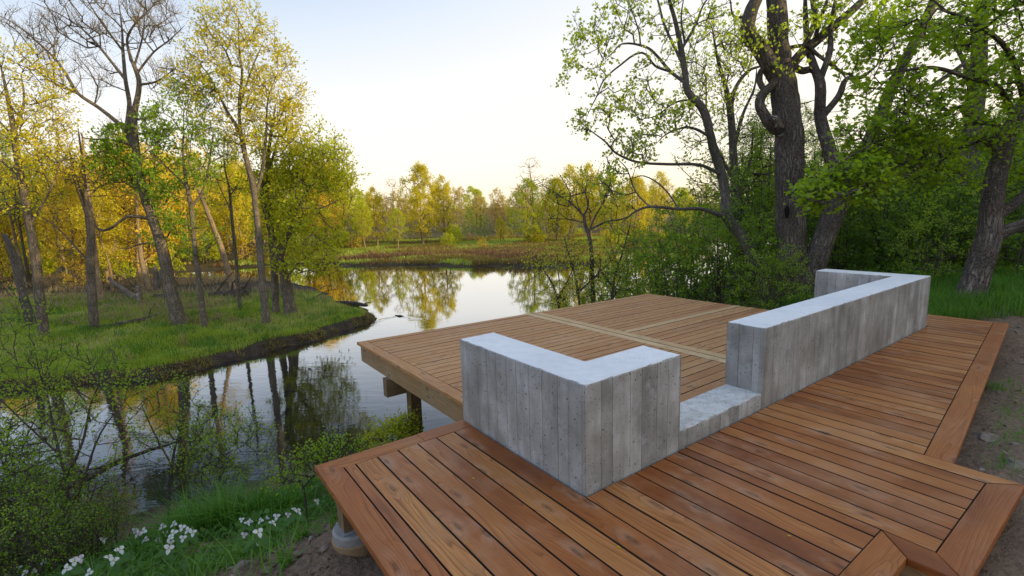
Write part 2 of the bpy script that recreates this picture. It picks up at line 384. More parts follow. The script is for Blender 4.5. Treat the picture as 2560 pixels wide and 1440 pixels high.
def water_mat():
    m, t = newmat('water')
    geo = t.n('ShaderNodeNewGeometry'); P = geo.outputs['Position']; x, y, _ = t.sep(P)
    # wind ripples stronger in the near channel, plus the V wake of the swimmer
    near = t.ramp(t.math('DIVIDE', y, 40.), (.2, 1.), (.55, .12))
    r1 = t.noise(t.comb(t.math('MULTIPLY', x, 1.6), t.math('MULTIPLY', y, 4.2)), 1., 3, .55, .5)
    r2 = t.noise(t.comb(t.math('MULTIPLY', x, .35), t.math('MULTIPLY', y, .5)), 1., 2)
    rings = []
    for cx, cy in ((-4.9, 20.2), (-2.0, 15.)):
        dx = t.math('SUBTRACT', x, cx); dy = t.math('SUBTRACT', y, cy)
        d = t.math('SQRT', t.math('ADD', t.math('MULTIPLY', dx, dx), t.math('MULTIPLY', dy, dy)))
        ww = t.math('SINE', t.math('ADD', t.math('MULTIPLY', d, 13.), t.math('MULTIPLY', r2, 6.)))
        rings.append(t.math('MULTIPLY', ww, t.ramp(t.math('DIVIDE', d, 14.), (0., .5), (.5, .5), (1., 0.))))
    h = t.math('ADD', t.math('MULTIPLY', r1, 1.1), t.math('MULTIPLY', rings[0], .16))
    h = t.math('ADD', h, t.math('MULTIPLY', rings[1], .12))
    h = t.math('MULTIPLY', h, t.math('MULTIPLY', near, t.ramp(r2, (.3, .35), (.6, 1.))))
    bn = t.bump(h, .075, .05)
    lw = t.n('ShaderNodeLayerWeight', ins={'Blend': .5}); t.t.links.new(bn, lw.inputs['Normal'])
    f = t.ramp(lw.outputs['Facing'], (.30, .04), (.5, .085), (.60, .17), (.70, .40), (.80, .74), (.9, .93))
    gl = t.n('ShaderNodeBsdfGlossy', ins={'Color': (.95, .97, 1., 1), 'Roughness': .03}); t.t.links.new(bn, gl.inputs['Normal'])
    df = t.n('ShaderNodeBsdfDiffuse', ins={'Color': (.006, .008, .009, 1)})
    mx = t.n('ShaderNodeMixShader'); t.t.links.new(f, mx.inputs[0]); t.t.links.new(df.outputs[0], mx.inputs[1]); t.t.links.new(gl.outputs[0], mx.inputs[2])
    t.out(mx.outputs[0]); return m
M['water'] = water_mat()

# ------------------------------------------------------------------ ground sheet and water
def axis(lo, flo, fhi, hi, step, ncoarse):
    fine = np.arange(flo, fhi + 1e-6, step)
    k = np.linspace(0, 1, ncoarse + 1)[1:]
    up = fhi + (hi - fhi) * (np.exp(5 * k) - 1) / (math.exp(5) - 1)
    dn = flo - (flo - lo) * (np.exp(5 * k) - 1) / (math.exp(5) - 1)
    return np.concatenate([dn[::-1], fine, up])
def build_ground():
    X = axis(-900, -17, 11, 900, .11, 60); Y = axis(-200, .4, 22, 3000, .11, 70)
    gx, gy = np.meshgrid(X, Y); z, dn, dp, df = terrain(gx, gy, True)
    n1 = fbm(gx * .8, gy * .8, 70, 4); n2 = fbm(gx * .25, gy * .25, 80, 3); n3 = fbm(gx * 2.2, gy * 2.2, 90, 3)
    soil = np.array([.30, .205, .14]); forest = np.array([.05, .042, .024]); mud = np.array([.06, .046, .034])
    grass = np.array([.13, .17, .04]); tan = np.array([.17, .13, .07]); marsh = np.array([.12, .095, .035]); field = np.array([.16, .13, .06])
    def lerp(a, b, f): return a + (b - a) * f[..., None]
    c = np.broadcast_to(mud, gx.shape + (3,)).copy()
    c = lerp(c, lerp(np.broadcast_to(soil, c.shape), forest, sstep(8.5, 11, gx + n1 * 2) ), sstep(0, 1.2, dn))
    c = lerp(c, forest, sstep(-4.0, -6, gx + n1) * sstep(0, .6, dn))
    c = lerp(c, np.array([.045, .06, .018]), sstep(.55, .7, n3) * sstep(2.6, 1.2, dn) * (dn > 0))
    pg = lerp(np.broadcast_to(grass, c.shape), tan, sstep(.52, .66, n1) * sstep(18, 25, gy) + .0 * n1)
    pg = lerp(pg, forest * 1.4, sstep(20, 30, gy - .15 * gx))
    c = lerp(c, pg, sstep(.25, .8, dp))
    c = lerp(c, lerp(np.broadcast_to(marsh, c.shape), field, sstep(25, 60, df)), sstep(.2, .9, df))
    H, W = gx.shape
    V = np.stack([gx, gy, z], -1).reshape(-1, 3)
    i = np.arange(H * W).reshape(H, W)
    q = np.stack([i[:-1, :-1], i[:-1, 1:], i[1:, 1:], i[1:, :-1]], -1).reshape(-1, 4)
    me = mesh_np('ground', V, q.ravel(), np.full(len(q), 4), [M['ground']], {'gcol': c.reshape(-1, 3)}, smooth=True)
    tag(link('ground', me), kind='structure')
    s = 2500
    me = mesh_np('water', [(-s, -60, ZW), (s, -60, ZW), (s, 3000, ZW), (-s, 3000, ZW)], [0, 1, 2, 3], [4], [M['water']])
    tag(link('water', me), kind='structure')
build_ground()

# ------------------------------------------------------------------ deck
class Boards:
    """prisms with softened top edges; uv in metres (u along the board), one random number per board"""
    def __init__(s): s.V, s.L, s.S, s.R, s.U, s.M = [], [], [], [], [], []
    def add(s, quad, z, th=.038, axis_=None, rnd=None, ch=.0025, edge=True):
        """quad: four deck-plane corners (x,y) in order; the board runs along edge 0-1 unless axis_ says otherwise"""
        q = np.array(quad, float); c = q.mean(0)
        a = sum(q[i][0] * q[(i + 1) % len(q)][1] - q[(i + 1) % len(q)][0] * q[i][1] for i in range(len(q)))
        if a < 0: q = q[::-1]
        ax = np.array(axis_ if axis_ is not None else q[1] - q[0], float); ax /= np.linalg.norm(ax); pr = np.array([-ax[1], ax[0]])
        n = len(q)
        ins = []
        for i in range(n):                                           # inset top for the eased edge
            p0, p1, p2 = q[i - 1], q[i], q[(i + 1) % n]
            e1 = (p1 - p0) / (np.linalg.norm(p1 - p0) + 1e-9); e2 = (p2 - p1) / (np.linalg.norm(p2 - p1) + 1e-9)
            n1 = np.array([-e1[1], e1[0]]); n2 = np.array([-e2[1], e2[0]]); b = n1 + n2; b /= max(.3, (b @ n1))
            ins.append(p1 + b * ch)
        ins = np.array(ins); b0 = len(s.V)
        rnd = random.random() if rnd is None else rnd
        dz = random.uniform(-.0015, .0015)
        for ring, zz in ((q, z - th), (q, z - ch), (ins, z + dz)):
            for p in ring:
                s.V.append(D(p[0], p[1], zz)); s.R.append(rnd)
                off = 0 if zz > z - ch * .5 else (z - zz)
                s.U.append(((p - c) @ ax + rnd * 7, (p - c) @ pr + off))
        for k in (0, 1):
            for i in range(n):
                j = (i + 1) % n
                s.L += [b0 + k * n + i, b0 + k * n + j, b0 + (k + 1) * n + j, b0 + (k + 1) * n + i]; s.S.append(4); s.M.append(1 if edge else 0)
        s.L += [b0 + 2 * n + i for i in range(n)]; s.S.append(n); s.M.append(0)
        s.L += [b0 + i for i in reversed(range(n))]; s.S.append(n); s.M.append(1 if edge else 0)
    def box(s, x0, x1, y0, y1, z0, z1, along='x', rnd=None):
        """upright timber: uv runs along the named axis"""
        P = [(x0, y0), (x1, y0), (x1, y1), (x0, y1)]; rnd = random.random() if rnd is None else rnd
        faces = [((0, 1, 5, 4), 'x'), ((1, 2, 6, 5), 'y'), ((2, 3, 7, 6), 'x'), ((3, 0, 4, 7), 'y'), ((4, 5, 6, 7), 'z'), ((3, 2, 1, 0), 'z')]
        C = [(*p, z) for z in (z0, z1) for p in P]
        for f, nrm in faces:
            b0 = len(s.V)
            for k in f:
                p = C[k]; s.V.append(D(*p)); s.R.append(rnd)
                if along == 'x': u, v = p[0], (p[2] if nrm == 'x' else p[1]) if nrm != 'y' else p[2]
                elif along == 'y': u, v = p[1], (p[2] if nrm != 'z' else p[0])
                else: u, v = p[2], (p[0] if nrm == 'x' else p[1])
                s.U.append((u + rnd * 7, v))
            s.L += [b0, b0 + 1, b0 + 2, b0 + 3]; s.S.append(4); s.M.append(0)
    def build(s, name, mat, parent):
        me = mesh_np(name, s.V, s.L, s.S, [mat, M['board_gap_shade']], {'rnd': s.R}, uv=s.U, midx=s.M)
        o = link(name, me, parent); return o

GAP = .0065
def platform():
    t = thing('timber_platform', 'red-brown upper timber platform wrapping around the front of the concrete wall', 'deck')
    b = Boards()
    def yin(x): return -1.02 + (x - 1.95) * .108               # inner line of the right-hand border
    # boards left of the wall, running towards the water
    xs = [-.98, -.905] + [-.905 + .148 * k for k in range(1, 6)] + [-.010]
    for i in range(len(xs) - 1):
        b.add([(xs[i] + GAP / 2, -1.12), (xs[i + 1] - GAP / 2, -1.12), (xs[i + 1] - GAP / 2, 1.207), (xs[i] + GAP / 2, 1.207)], 0, axis_=(0, 1))
    b.add([(-.010 + GAP / 2, -1.12), (.128 - GAP / 2, -1.12), (.128 - GAP / 2, -.012), (-.010 + GAP / 2, -.012)], 0, axis_=(0, 1))
    x = .128
    while x < 6.9:
        x1 = min(x + (.1329 if .915 < x < 1.84 else .1415), 6.965)
        if abs(x1 - .92) < .08: x1 = .92
        if abs(x1 - 1.85) < .08: x1 = 1.85
        elif 1.86 < x1 < 2.05: x1 = 1.99
        a, c = x + GAP / 2, x1 - GAP / 2
        if x < .91: y0a = y0c = -1.12
        elif x < 1.84: y0a = y0c = -1.33
        elif x < 1.98:                                             # last board of the bump-out, mitred into its border
            b.add([(a, -1.333), (c, -1.468), (c, -.012), (a, -.012)], 0, axis_=(0, 1)); x = x1; continue
        else: y0a, y0c = yin(a), yin(c)
        ye = -.012 if x1 < 6.09 else .75
        if x < 6.07 < x1: ye = -.012
        b.add([(a, y0a), (c, y0c), (c, ye), (a, ye)], 0, axis_=(0, 1)); x = x1
    b.build('decking', M['deck_near'], t)
    def border(name, quad, ax, rnd=None, z=0):
        g = Boards(); g.add(quad, z, axis_=ax, rnd=rnd, edge=False); return g.build(name, M['deck_border'], t)
    e = .0015
    border('border_board', [(-1.125, 1.352), (-.983, 1.21), (-.983, -1.122), (-1.125, -1.262)], (0, 1), .93)
    border('border_board', [(-1.121, 1.353), (-.4, 1.352), (-.4, 1.211), (-.98, 1.211)], (1, 0), .35)
    border('border_board', [(-.398, 1.352), (-.003, 1.352), (-.003, 1.211), (-.398, 1.211)], (1, 0), .52)
    border('border_board', [(-1.121, -1.263), (.776, -1.263), (.917, -1.122), (-.98, -1.122)], (1, 0), .8, .001)
    border('border_board', [(.779, -1.266), (.779, -1.468), (.92, -1.333), (.92, -1.125)], (0, 1), .62)
    border('border_board', [(.782, -1.472), (1.988, -1.472), (1.849, -1.333), (.922, -1.333)], (1, 0), .86)
    border('border_board', [(1.993, yin(1.993) - .003), (4.6, yin(4.6) - .003), (4.6, yin(4.6) - .145), (1.993, yin(1.993) - .145)], (1, .108), .25)
    border('border_board', [(4.603, yin(4.6) - .003), (6.97, yin(6.97) - .003), (6.97, yin(6.97) - .145), (4.603, yin(4.6) - .145)], (1, .108), .45)
    f = Boards()
    f.box(-1.085, -1.047, -1.24, 1.31, -.125, -.039, 'y'); f.build('skirt_board', M['timber'], t)
    f = Boards(); f.box(-1.045, -.02, 1.275, 1.312, -.125, -.039, 'x'); f.build('skirt_board', M['timber'], t)
    f = Boards(); f.box(-1.045, .815, -1.235, -1.198, -.125, -.039, 'x'); f.build('skirt_board', M['timber'], t)
    f = Boards(); f.box(.818, .856, -1.432, -1.165, -.125, -.039, 'y'); f.build('skirt_board', M['timber'], t)
    f = Boards(); f.box(.858, 1.95, -1.44, -1.402, -.125, -.039, 'x'); f.build('skirt_board', M['timber'], t)
    f = Boards(); f.box(1.912, 1.95, -1.40, -1.1, -.125, -.039, 'y'); f.build('skirt_board', M['timber'], t)
    f = Boards(); f.box(-1.075, -.955, .97, 1.09, -.295, -.1265, 'z'); f.box(-1.045, -.957, .972, 1.088, -.127, -.0405, 'z'); f.build('post', M['timber_dark'], t)
    for k in range(5):
        f = Boards(); x0 = -.95 + k * 1.6; f.box(x0, x0 + .038, -1.19 if x0 < .7 else yin(max(x0, 1.95)) - .05, 1.26 if k == 0 else -.01, -.124, -.0395, 'y'); f.build('joist', M['timber_dark'], t)
    st = Boards(); st.box(-.952, -.945, .955, 1.075, -.294, -.19, 'z'); st.box(-1.085, -.90, .945, 1.11, -.2995, -.2945, 'x')
    st.build('bracket', M['steel'], t)
    # footing: cast collar in its paper tube, set into the soil
    def disc(r, z0, z1, mat, name, par, squash=.0):
        n = 36; V = []; L = []; S = []
        for zz, rr in ((z0, r), (z1 - .012, r), (z1, r - .012)):
            for k in range(n):
                a = 2 * PI * k / n; V.append(D(-1.0 + rr * math.cos(a), 1.02 + rr * math.sin(a), zz))
        for q in (0, 1):
            for k in range(n):
                j = (k + 1) % n; L += [q * n + k, q * n + j, (q + 1) * n + j, (q + 1) * n + k]; S.append(4)
        L += [2 * n + k for k in range(n)]; S.append(n)
        return link(name, mesh_np(name, V, L, S, [mat], smooth=False), par)
    ft = thing('concrete_footing', 'round grey concrete footing in a brown paper tube under the platform post', 'footing')
    disc(.13, -.85, -.30, M['footing'], 'concrete_pad', ft)
    disc(.137, -.85, -.355, M['card_tube'], 'paper_tube', ft)
platform()

def main_deck():
    t = thing('timber_deck', 'tan lower timber deck on posts jutting out over the pond', 'deck')
    z = -.19; xl, xr = .415, 6.56
    # near and far lines are very slightly out of parallel, as laid
    def line(y):                                                    # y at x = xl and x = xr
        k = (y - .31) / (5.07 - .31); return y, y + k * (4.77 - 5.07)
    def yy(y, x): a, c = line(y); return a + (c - a) * (x - xl) / (xr - xl)
    mid0, mid1 = 3.36, 3.66
    n = 33; pitch = (5.07 - .31) / n
    left, right, pale = Boards(), Boards(), Boards()
    for i in range(n):
        y0, y1 = .31 + i * pitch + GAP / 2, .31 + (i + 1) * pitch - GAP / 2
        j = random.uniform(1.2, 2.6)
        segs = [(xl + .143, mid0 - .003)]
        for a, c in segs: left.add([(a, yy(y0, a)), (c, yy(y0, c)), (c, yy(y1, c)), (a, yy(y1, a))], z, axis_=(1, -.02))
        xe = xr + (6.68 - 6.56) * (1 - i / n)
        tgt = pale if i == 18 else right
        tgt.add([(mid1 + .003, yy(y0, mid1)), (xe, yy(y0, xe)), (xe, yy(y1, xe)), (mid1 + .003, yy(y1, mid1))], z, axis_=(1, -.02))
    left.build('decking', M['deck_main'], t); right.build('decking', M['deck_main'], t)
    o = pale.build('decking_board', M['deck_pale'], t); o['label'] = 'paler board in the right half of the deck'
    for a, c in ((mid0, mid0 + .147), (mid0 + .151, mid1)):
        g = Boards(); g.add([(a, .315), (c, .315), (c, yy(5.07, c)), (a, yy(5.07, a))], z + .001, axis_=(0, 1)); o = g.build('divider_board', M['deck_pale'], t)
    for y0, y1, r in ((.32, 2.6, .7), (2.604, 5.068, .4)):
        g = Boards(); g.add([(xl, y0), (xl + .14, y0), (xl + .14, y1 - (.01 if y1 > 5 else 0)), (xl, y1)], z + .0005, axis_=(0, 1), rnd=r, edge=False); g.build('border_board', M['deck_main'], t)
    f = Boards(); f.box(xl + .035, xl + .075, .33, 5.02, z - .275, z - .039, 'y', .3); f.build('fascia_board', M['timber'], t)
    f = Boards(); f.box(xl + .077, 6.45, 4.66, 4.70, z - .275, z - .039, 'x', .6); f.build('fascia_board', M['timber'], t)
    for k in range(1, 14):
        f = Boards(); f.box(xl + .08 + k * .44, xl + .118 + k * .44, .36, 4.65, z - .274, z - .0395, 'y'); f.build('joist', M['timber_dark'], t)
    f = Boards(); f.box(.40, 6.4, 3.985, 4.10, -.705, z - .277, 'x', .5); f.build('beam', M['timber_dark'], t)
    for px_ in (.655, 3.4, 6.0):
        x, y, _ = D(px_ + .07, 3.9); zb = min(tz(x, y), ZW) - .3
        f = Boards(); f.box(px_, px_ + .14, 3.83, 3.97, zb, z - .276, 'z', .4); f.build('post', M['timber_dark'], t)
main_deck()

# ------------------------------------------------------------------ concrete wall
def wall_section(outline, z0, z1, mat, name, parent, step=.035, chip=.0025, u0=0., skip=()):
    """upright prism over a deck-plane outline (counter-clockwise) with a fine skin so its arrises are ragged"""
    pts = []; U = []; u = u0
    n = len(outline)
    for i in range(n):
        a = np.array(outline[i], float); b = np.array(outline[(i + 1) % n], float); L = np.linalg.norm(b - a); k = max(1, int(round(L / step)))
        for j in range(k):
            pts.append(a + (b - a) * j / k); U.append(u + L * j / k)
        u += L
    m = len(pts); pts = np.array(pts); nz = max(2, int((z1 - z0) / .04)); zs = list(np.linspace(z0, z1 - .012, nz)) + [z1 - .004]
    c = np.zeros(2)
    # outward normals
    nx = np.roll(pts, -1, 0) - np.roll(pts, 1, 0); nrm = np.stack([nx[:, 1], -nx[:, 0]], 1); nrm /= np.linalg.norm(nrm, axis=1)[:, None] + 1e-9
    V, UV = [], []
    for zi, zz in enumerate(zs):
        for k in range(m):
            j = (vnoise(np.array([U[k] * 22]), np.array([zz * 22]), 5)[0] - .5) * chip * .5
            d = j - (.003 if zi == len(zs) - 1 else 0) - (max(0, vnoise(np.array([U[k] * 14]), np.array([zz * 9]), 8)[0] - .72) * chip * 2 if zi >= len(zs) - 2 else 0)
            p = pts[k] + nrm[k] * d
            V.append((p[0], p[1], zz + (random.uniform(-.0008, .0004) if zi >= len(zs) - 2 else 0))); UV.append((U[k], zz))
    L, S = [], []
    for zi in range(len(zs) - 1):
        for k in range(m):
            j = (k + 1) % m; L += [zi * m + k, zi * m + j, (zi + 1) * m + j, (zi + 1) * m + k]; S.append(4)
    # top cap set just inside the arris
    bm = bmesh.new()
    b0 = len(V); top = []
    for k in range(m):
        p = pts[k] - nrm[k] * (.006 + .002 * random.random()); V.append((p[0], p[1], z1)); UV.append((U[k], z1))
    for k in range(m):
        j = (k + 1) % m; L += [b0 - m + k, b0 - m + j, b0 + j, b0 + k]; S.append(4)
    bm.free()
    L += [b0 + k for k in range(m)]; S.append(m)
    me = mesh_np(name, DV(V), L, S, [mat], uv=UV)
    o = link(name, me, parent); return o
def concrete_wall():
    t = thing('concrete_wall', 'low grey board-marked concrete wall with a gap over a low step, standing between the two decks', 'wall')
    H, h, T, W1, W2, W3, L1, L3 = .654, .12, .312, .872, 1.944, 6.07, 1.345, 1.213
    zb = -.42
    wall_section([(0, 0), (W1, 0), (W1, T), (T, T), (T, L1), (0, L1)], zb, H, M['concrete'], 'corner_block', t)
    wall_section([(W2, 0), (W3, 0), (W3, L3), (W3 - T, L3), (W3 - T, T), (W2, T)], zb, H, M['concrete'], 'long_wall', t, u0=3.3)
    wall_section([(W1 - .02, .003), (W2 + .02, .003), (W2 + .02, T - .003), (W1 - .02, T - .003)], zb, h, M['concrete_rough'], 'low_step', t, chip=.014, u0=8.1)
concrete_wall()

# ------------------------------------------------------------------ vegetation engine
REFS = np.random.RandomState(1).normal(size=(14, 3)); REFS /= np.linalg.norm(REFS, axis=1)[:, None]
class Wood:
    def __init__(s): s.V, s.L, s.S, s.U, s.n = [], [], [], [], 0
    def tube(s, P, R, sides, cap=True):
        P = np.asarray(P, float); R = np.asarray(R, float); n = len(P)
        T = np.gradient(P, axis=0); T /= np.linalg.norm(T, axis=1)[:, None] + 1e-9
        ref = REFS[int(np.argmax(np.sqrt((np.cross(T[None], REFS[:, None]) ** 2).sum(-1)).min(1)))]
        A = np.cross(T, ref); A /= np.linalg.norm(A, axis=1)[:, None] + 1e-9; B = np.cross(T, A)
        a = np.arange(sides) * 2 * PI / sides
        ring = P[:, None] + R[:, None, None] * (np.cos(a)[None, :, None] * A[:, None] + np.sin(a)[None, :, None] * B[:, None])
        ln = np.concatenate([[0], np.cumsum(np.linalg.norm(np.diff(P, axis=0), axis=1))])
        if R.max() > .07:                                            # a little irregularity on thick stems
            ring += (R[:, None, None] * .10) * (vnoise(a[None, :] * 1.9 + ln[:, None] * .3, ln[:, None] * 2.1 + 0 * a[None], s.n % 97)[..., None] - .5) * (np.cos(a)[None, :, None] * A[:, None] + np.sin(a)[None, :, None] * B[:, None]) * 2
        i = s.n + np.arange(n * sides).reshape(n, sides); j = np.roll(i, -1, 1)
        q = np.stack([i[:-1], j[:-1], j[1:], i[1:]], -1).reshape(-1)
        s.V.append(ring.reshape(-1, 3)); s.L.append(q); s.S.append(np.full((n - 1) * sides, 4))
        circ = np.cos(a) * .5 * PI * max(.02, R.mean()) + 0
        s.U.append(np.stack([np.broadcast_to(np.minimum(a, 2 * PI - a)[None] * R.mean(), (n, sides)), np.broadcast_to(ln[:, None], (n, sides))], -1).reshape(-1, 2))
        s.n += n * sides
        if cap:
            s.L.append(i[-1]); s.S.append(np.array([sides]))
    def mesh(s, name, mat):
        return mesh_np(name, np.concatenate(s.V), np.concatenate(s.L), np.concatenate(s.S), [mat], uv=np.concatenate(s.U), smooth=True)
DIAMOND = (np.array([(0, 0, 0), (.42, .30, .06), (1, 0, -.05), (.42, -.30, .06)]), [(0, 1, 2), (0, 2, 3)])
_r = [(0, 0), (.12, .30), (.02, .50), (.30, .36), (.45, .55), (.55, .30), (1.0, 0), (.55, -.30), (.45, -.55), (.30, -.36), (.02, -.50), (.12, -.30)]
MAPLE = (np.array([(x, y, .10 * abs(y) - .12 * x * x) for x, y in _r]), [(0, 1, 3), (1, 2, 3), (0, 3, 5), (3, 4, 5), (0, 5, 6), (0, 6, 7), (0, 7, 9), (7, 8, 9), (0, 9, 11), (9, 10, 11)])
BLADE = (np.array([(0, .5, 0), (0, -.5, 0), (.55, .35, .0), (.55, -.35, .0), (1, 0, 0)]), [(0, 1, 3, 2), (2, 3, 4)])
OVAL = (np.array([(0, 0, 0), (.25, .26, .05), (.6, .28, .05), (1, 0, -.10), (.6, -.28, .05), (.25, -.26, .05)]), [(0, 1, 2, 3), (0, 3, 4, 5)])
def leaf_mesh(name, P, size, mat, tmpl=DIAMOND, up=.6, dirs=None, droop=0., rs=RS, smooth=False, mats=None, midx=None):
    P = np.asarray(P, float); n = len(P); size = np.broadcast_to(np.asarray(size, float), (n,))
    N = rs.normal(size=(n, 3)); N[:, 2] = N[:, 2] * .6 + up; N /= np.linalg.norm(N, axis=1)[:, None]
    X = rs.normal(size=(n, 3)) if dirs is None else np.asarray(dirs, float) + rs.normal(size=(n, 3)) * .35
    X[:, 2] -= droop
    X -= (X * N).sum(1)[:, None] * N; X /= np.linalg.norm(X, axis=1)[:, None] + 1e-9
    Y = np.cross(N, X); tv, tf = tmpl; k = len(tv)
    V = P[:, None] + size[:, None, None] * (tv[None, :, 0, None] * X[:, None] + tv[None, :, 1, None] * Y[:, None] + tv[None, :, 2, None] * N[:, None])
    fl = np.concatenate([np.array(f) for f in tf]); fs = np.array([len(f) for f in tf])
    L = (np.arange(n)[:, None] * k + fl[None]).ravel(); S = np.tile(fs, n)
    v = np.repeat(rs.uniform(size=n), k)
    mi = None if midx is None else np.repeat(midx, len(tf))
    return mesh_np(name, V.reshape(-1, 3), L, S, mats or [mat], {'v': v}, midx=mi)

class Tree:
    """a skeleton of given stems, grown out to points scattered through the crown"""
    def __init__(s, rs): s.P, s.par, s.R, s.dir, s.rs = [], [], [], [], rs
    def node(s, p, par, r=None):
        s.P.append(np.asarray(p, float)); s.par.append(par); s.R.append(r); return len(s.P) - 1
    def stem(s, pts, radii, par=-1, sub=4, wob=.0):
        """smooth stem through pts; returns the last node"""
        pts = np.asarray(pts, float); n = len(pts)
        t = np.arange(n); tt = np.linspace(0, n - 1, (n - 1) * sub + 1)
        m = np.zeros_like(pts); m[1:-1] = pts[2:] - pts[:-2]; m[0] = pts[1] - pts[0]; m[-1] = pts[-1] - pts[-2]
        m /= np.linalg.norm(m, axis=1)[:, None] + 1e-9; sl = np.linalg.norm(np.diff(pts, axis=0), axis=1)
        for q in tt:
            i = min(int(q), n - 2); f = q - i
            h00 = 2 * f ** 3 - 3 * f ** 2 + 1; h10 = f ** 3 - 2 * f ** 2 + f; h01 = -2 * f ** 3 + 3 * f ** 2; h11 = f ** 3 - f ** 2
            p = h00 * pts[i] + h10 * m[i] * sl[i] + h01 * pts[i + 1] + h11 * m[i + 1] * sl[i]
            r = np.interp(q, t, radii)
            if wob: p = p + s.rs.normal(size=3) * wob * r
            if par >= 0 and q == 0: par = par if np.linalg.norm(s.P[par] - p) < 1e-6 else s.node(p, par, r)
            else: par = s.node(p, par, r)
        return par
    def nearest(s, p):
        A = np.array(s.P); return int(np.argmin(((A - p) ** 2).sum(1)))
    def limb(s, pts, radii, sub=3):
        i = s.nearest(pts[0]); return s.stem([s.P[i]] + list(pts[1:]), radii, i, sub)
    def grow(s, pts, step=.5, bias=.6, minfix=0):
        """join every crown point to the stem that reaches it most naturally"""
        pts = np.asarray(pts, float); base = np.array(s.P)
        d = np.sqrt(((pts[:, None] - base[None]) ** 2).sum(-1)).min(1)
        tips = []
        A = np.zeros((len(s.P) + len(pts) * 14, 3)); A[:len(s.P)] = base; cnt = len(s.P)
        for k in np.argsort(d):
            p = pts[k]; v = p - A[:cnt]; dist = np.sqrt((v ** 2).sum(1)) + 1e-6
            cost = dist * (1 + bias * (1 - v[:, 2] / dist) ** 1.5 * .5)
            if minfix: cost[:minfix] += 99
            i = int(np.argmin(cost)); L = dist[i]; q0 = A[i].copy()
            n = int(np.clip(L / step, 1, 12)); par = i
            side = s.rs.normal(size=3) * .10 * L; lift = np.array([0, 0, s.rs.uniform(-.02, .10) * L])
            for j in range(1, n + 1):
                f = j / n; q = q0 + v[i] * f + (side + lift) * math.sin(PI * f) + s.rs.normal(size=3) * .03 * step * (f < 1)
                par = s.node(q, par, None); A[cnt] = q; cnt += 1
                if cnt >= len(A): A = np.concatenate([A, np.zeros((500, 3))])
            tips.append(par)
        return tips
    def twigs(s, tips, n, length, up=.3):
        """short sprays at the ends; returns leaf anchor points"""
        out = []
        for t in tips:
            p = s.P[t]; q = s.par[t]; d = p - s.P[q]; d /= np.linalg.norm(d) + 1e-9
            for k in range(n):
                v = d + s.rs.normal(size=3) * .75; v[2] += up; v /= np.linalg.norm(v) + 1e-9
                L = length * s.rs.uniform(.5, 1.2); a = s.node(p + v * L * .5 + s.rs.normal(size=3) * .05 * L, t, None); b = s.node(p + v * L, a, None); out.append((t, a, b))
        return out
    def wood(s, rt=.006, power=.42, sides=(14, 8, 5, 3), flare=0., lim=(.10, .04, .015)):
        n = len(s.P); cnt = np.ones(n)
        for i in range(n - 1, -1, -1):
            if s.par[i] >= 0: cnt[s.par[i]] += cnt[i]
        leafc = np.zeros(n); hasc = np.zeros(n, bool)
        for i in range(n):
            if s.par[i] >= 0: hasc[s.par[i]] = True
        for i in range(n - 1, -1, -1):
            if not hasc[i]: leafc[i] = 1
            if s.par[i] >= 0: leafc[s.par[i]] += leafc[i]
        R = np.array([rt * leafc[i] ** power if s.R[i] is None else s.R[i] for i in range(n)])
        for i in range(n):                                           # never thicker than what carries it
            if s.par[i] >= 0 and s.R[i] is None: R[i] = min(R[i], R[s.par[i]] * .92)
        ch = [[] for _ in range(n)]
        for i in range(n):
            if s.par[i] >= 0: ch[s.par[i]].append(i)
        W = Wood(); stack = [(i, -1) for i in range(n) if s.par[i] < 0]
        while stack:
            i, fr = stack.pop(); P = []; rr = []
            if fr >= 0: P.append(s.P[fr]); rr.append(R[i] if s.R[i] is None else min(R[i] * 1.15, R[fr]))
            c = i
            while True:
                P.append(s.P[c]); rr.append(R[c])
                if not ch[c]: break
                k = max(ch[c], key=lambda q: R[q])
                stack += [(q, c) for q in ch[c] if q != k]; c = k
            if len(P) < 2: continue
            rr = np.array(rr); m = rr.max(); rr[-1] *= .5
            sd = sides[0] if m > lim[0] else sides[1] if m > lim[1] else sides[2] if m > lim[2] else sides[3]
            W.tube(P, rr, sd, cap=m > .01)
        s.Rf = R; return W
def ellipsoid_pts(rs, c, rad, n, shell=.45):
    v = rs.normal(size=(n, 3)); v /= np.linalg.norm(v, axis=1)[:, None]
    r = rs.uniform(shell ** 3, 1, size=n) ** (1 / 3); return np.asarray(c) + v * r[:, None] * np.asarray(rad)

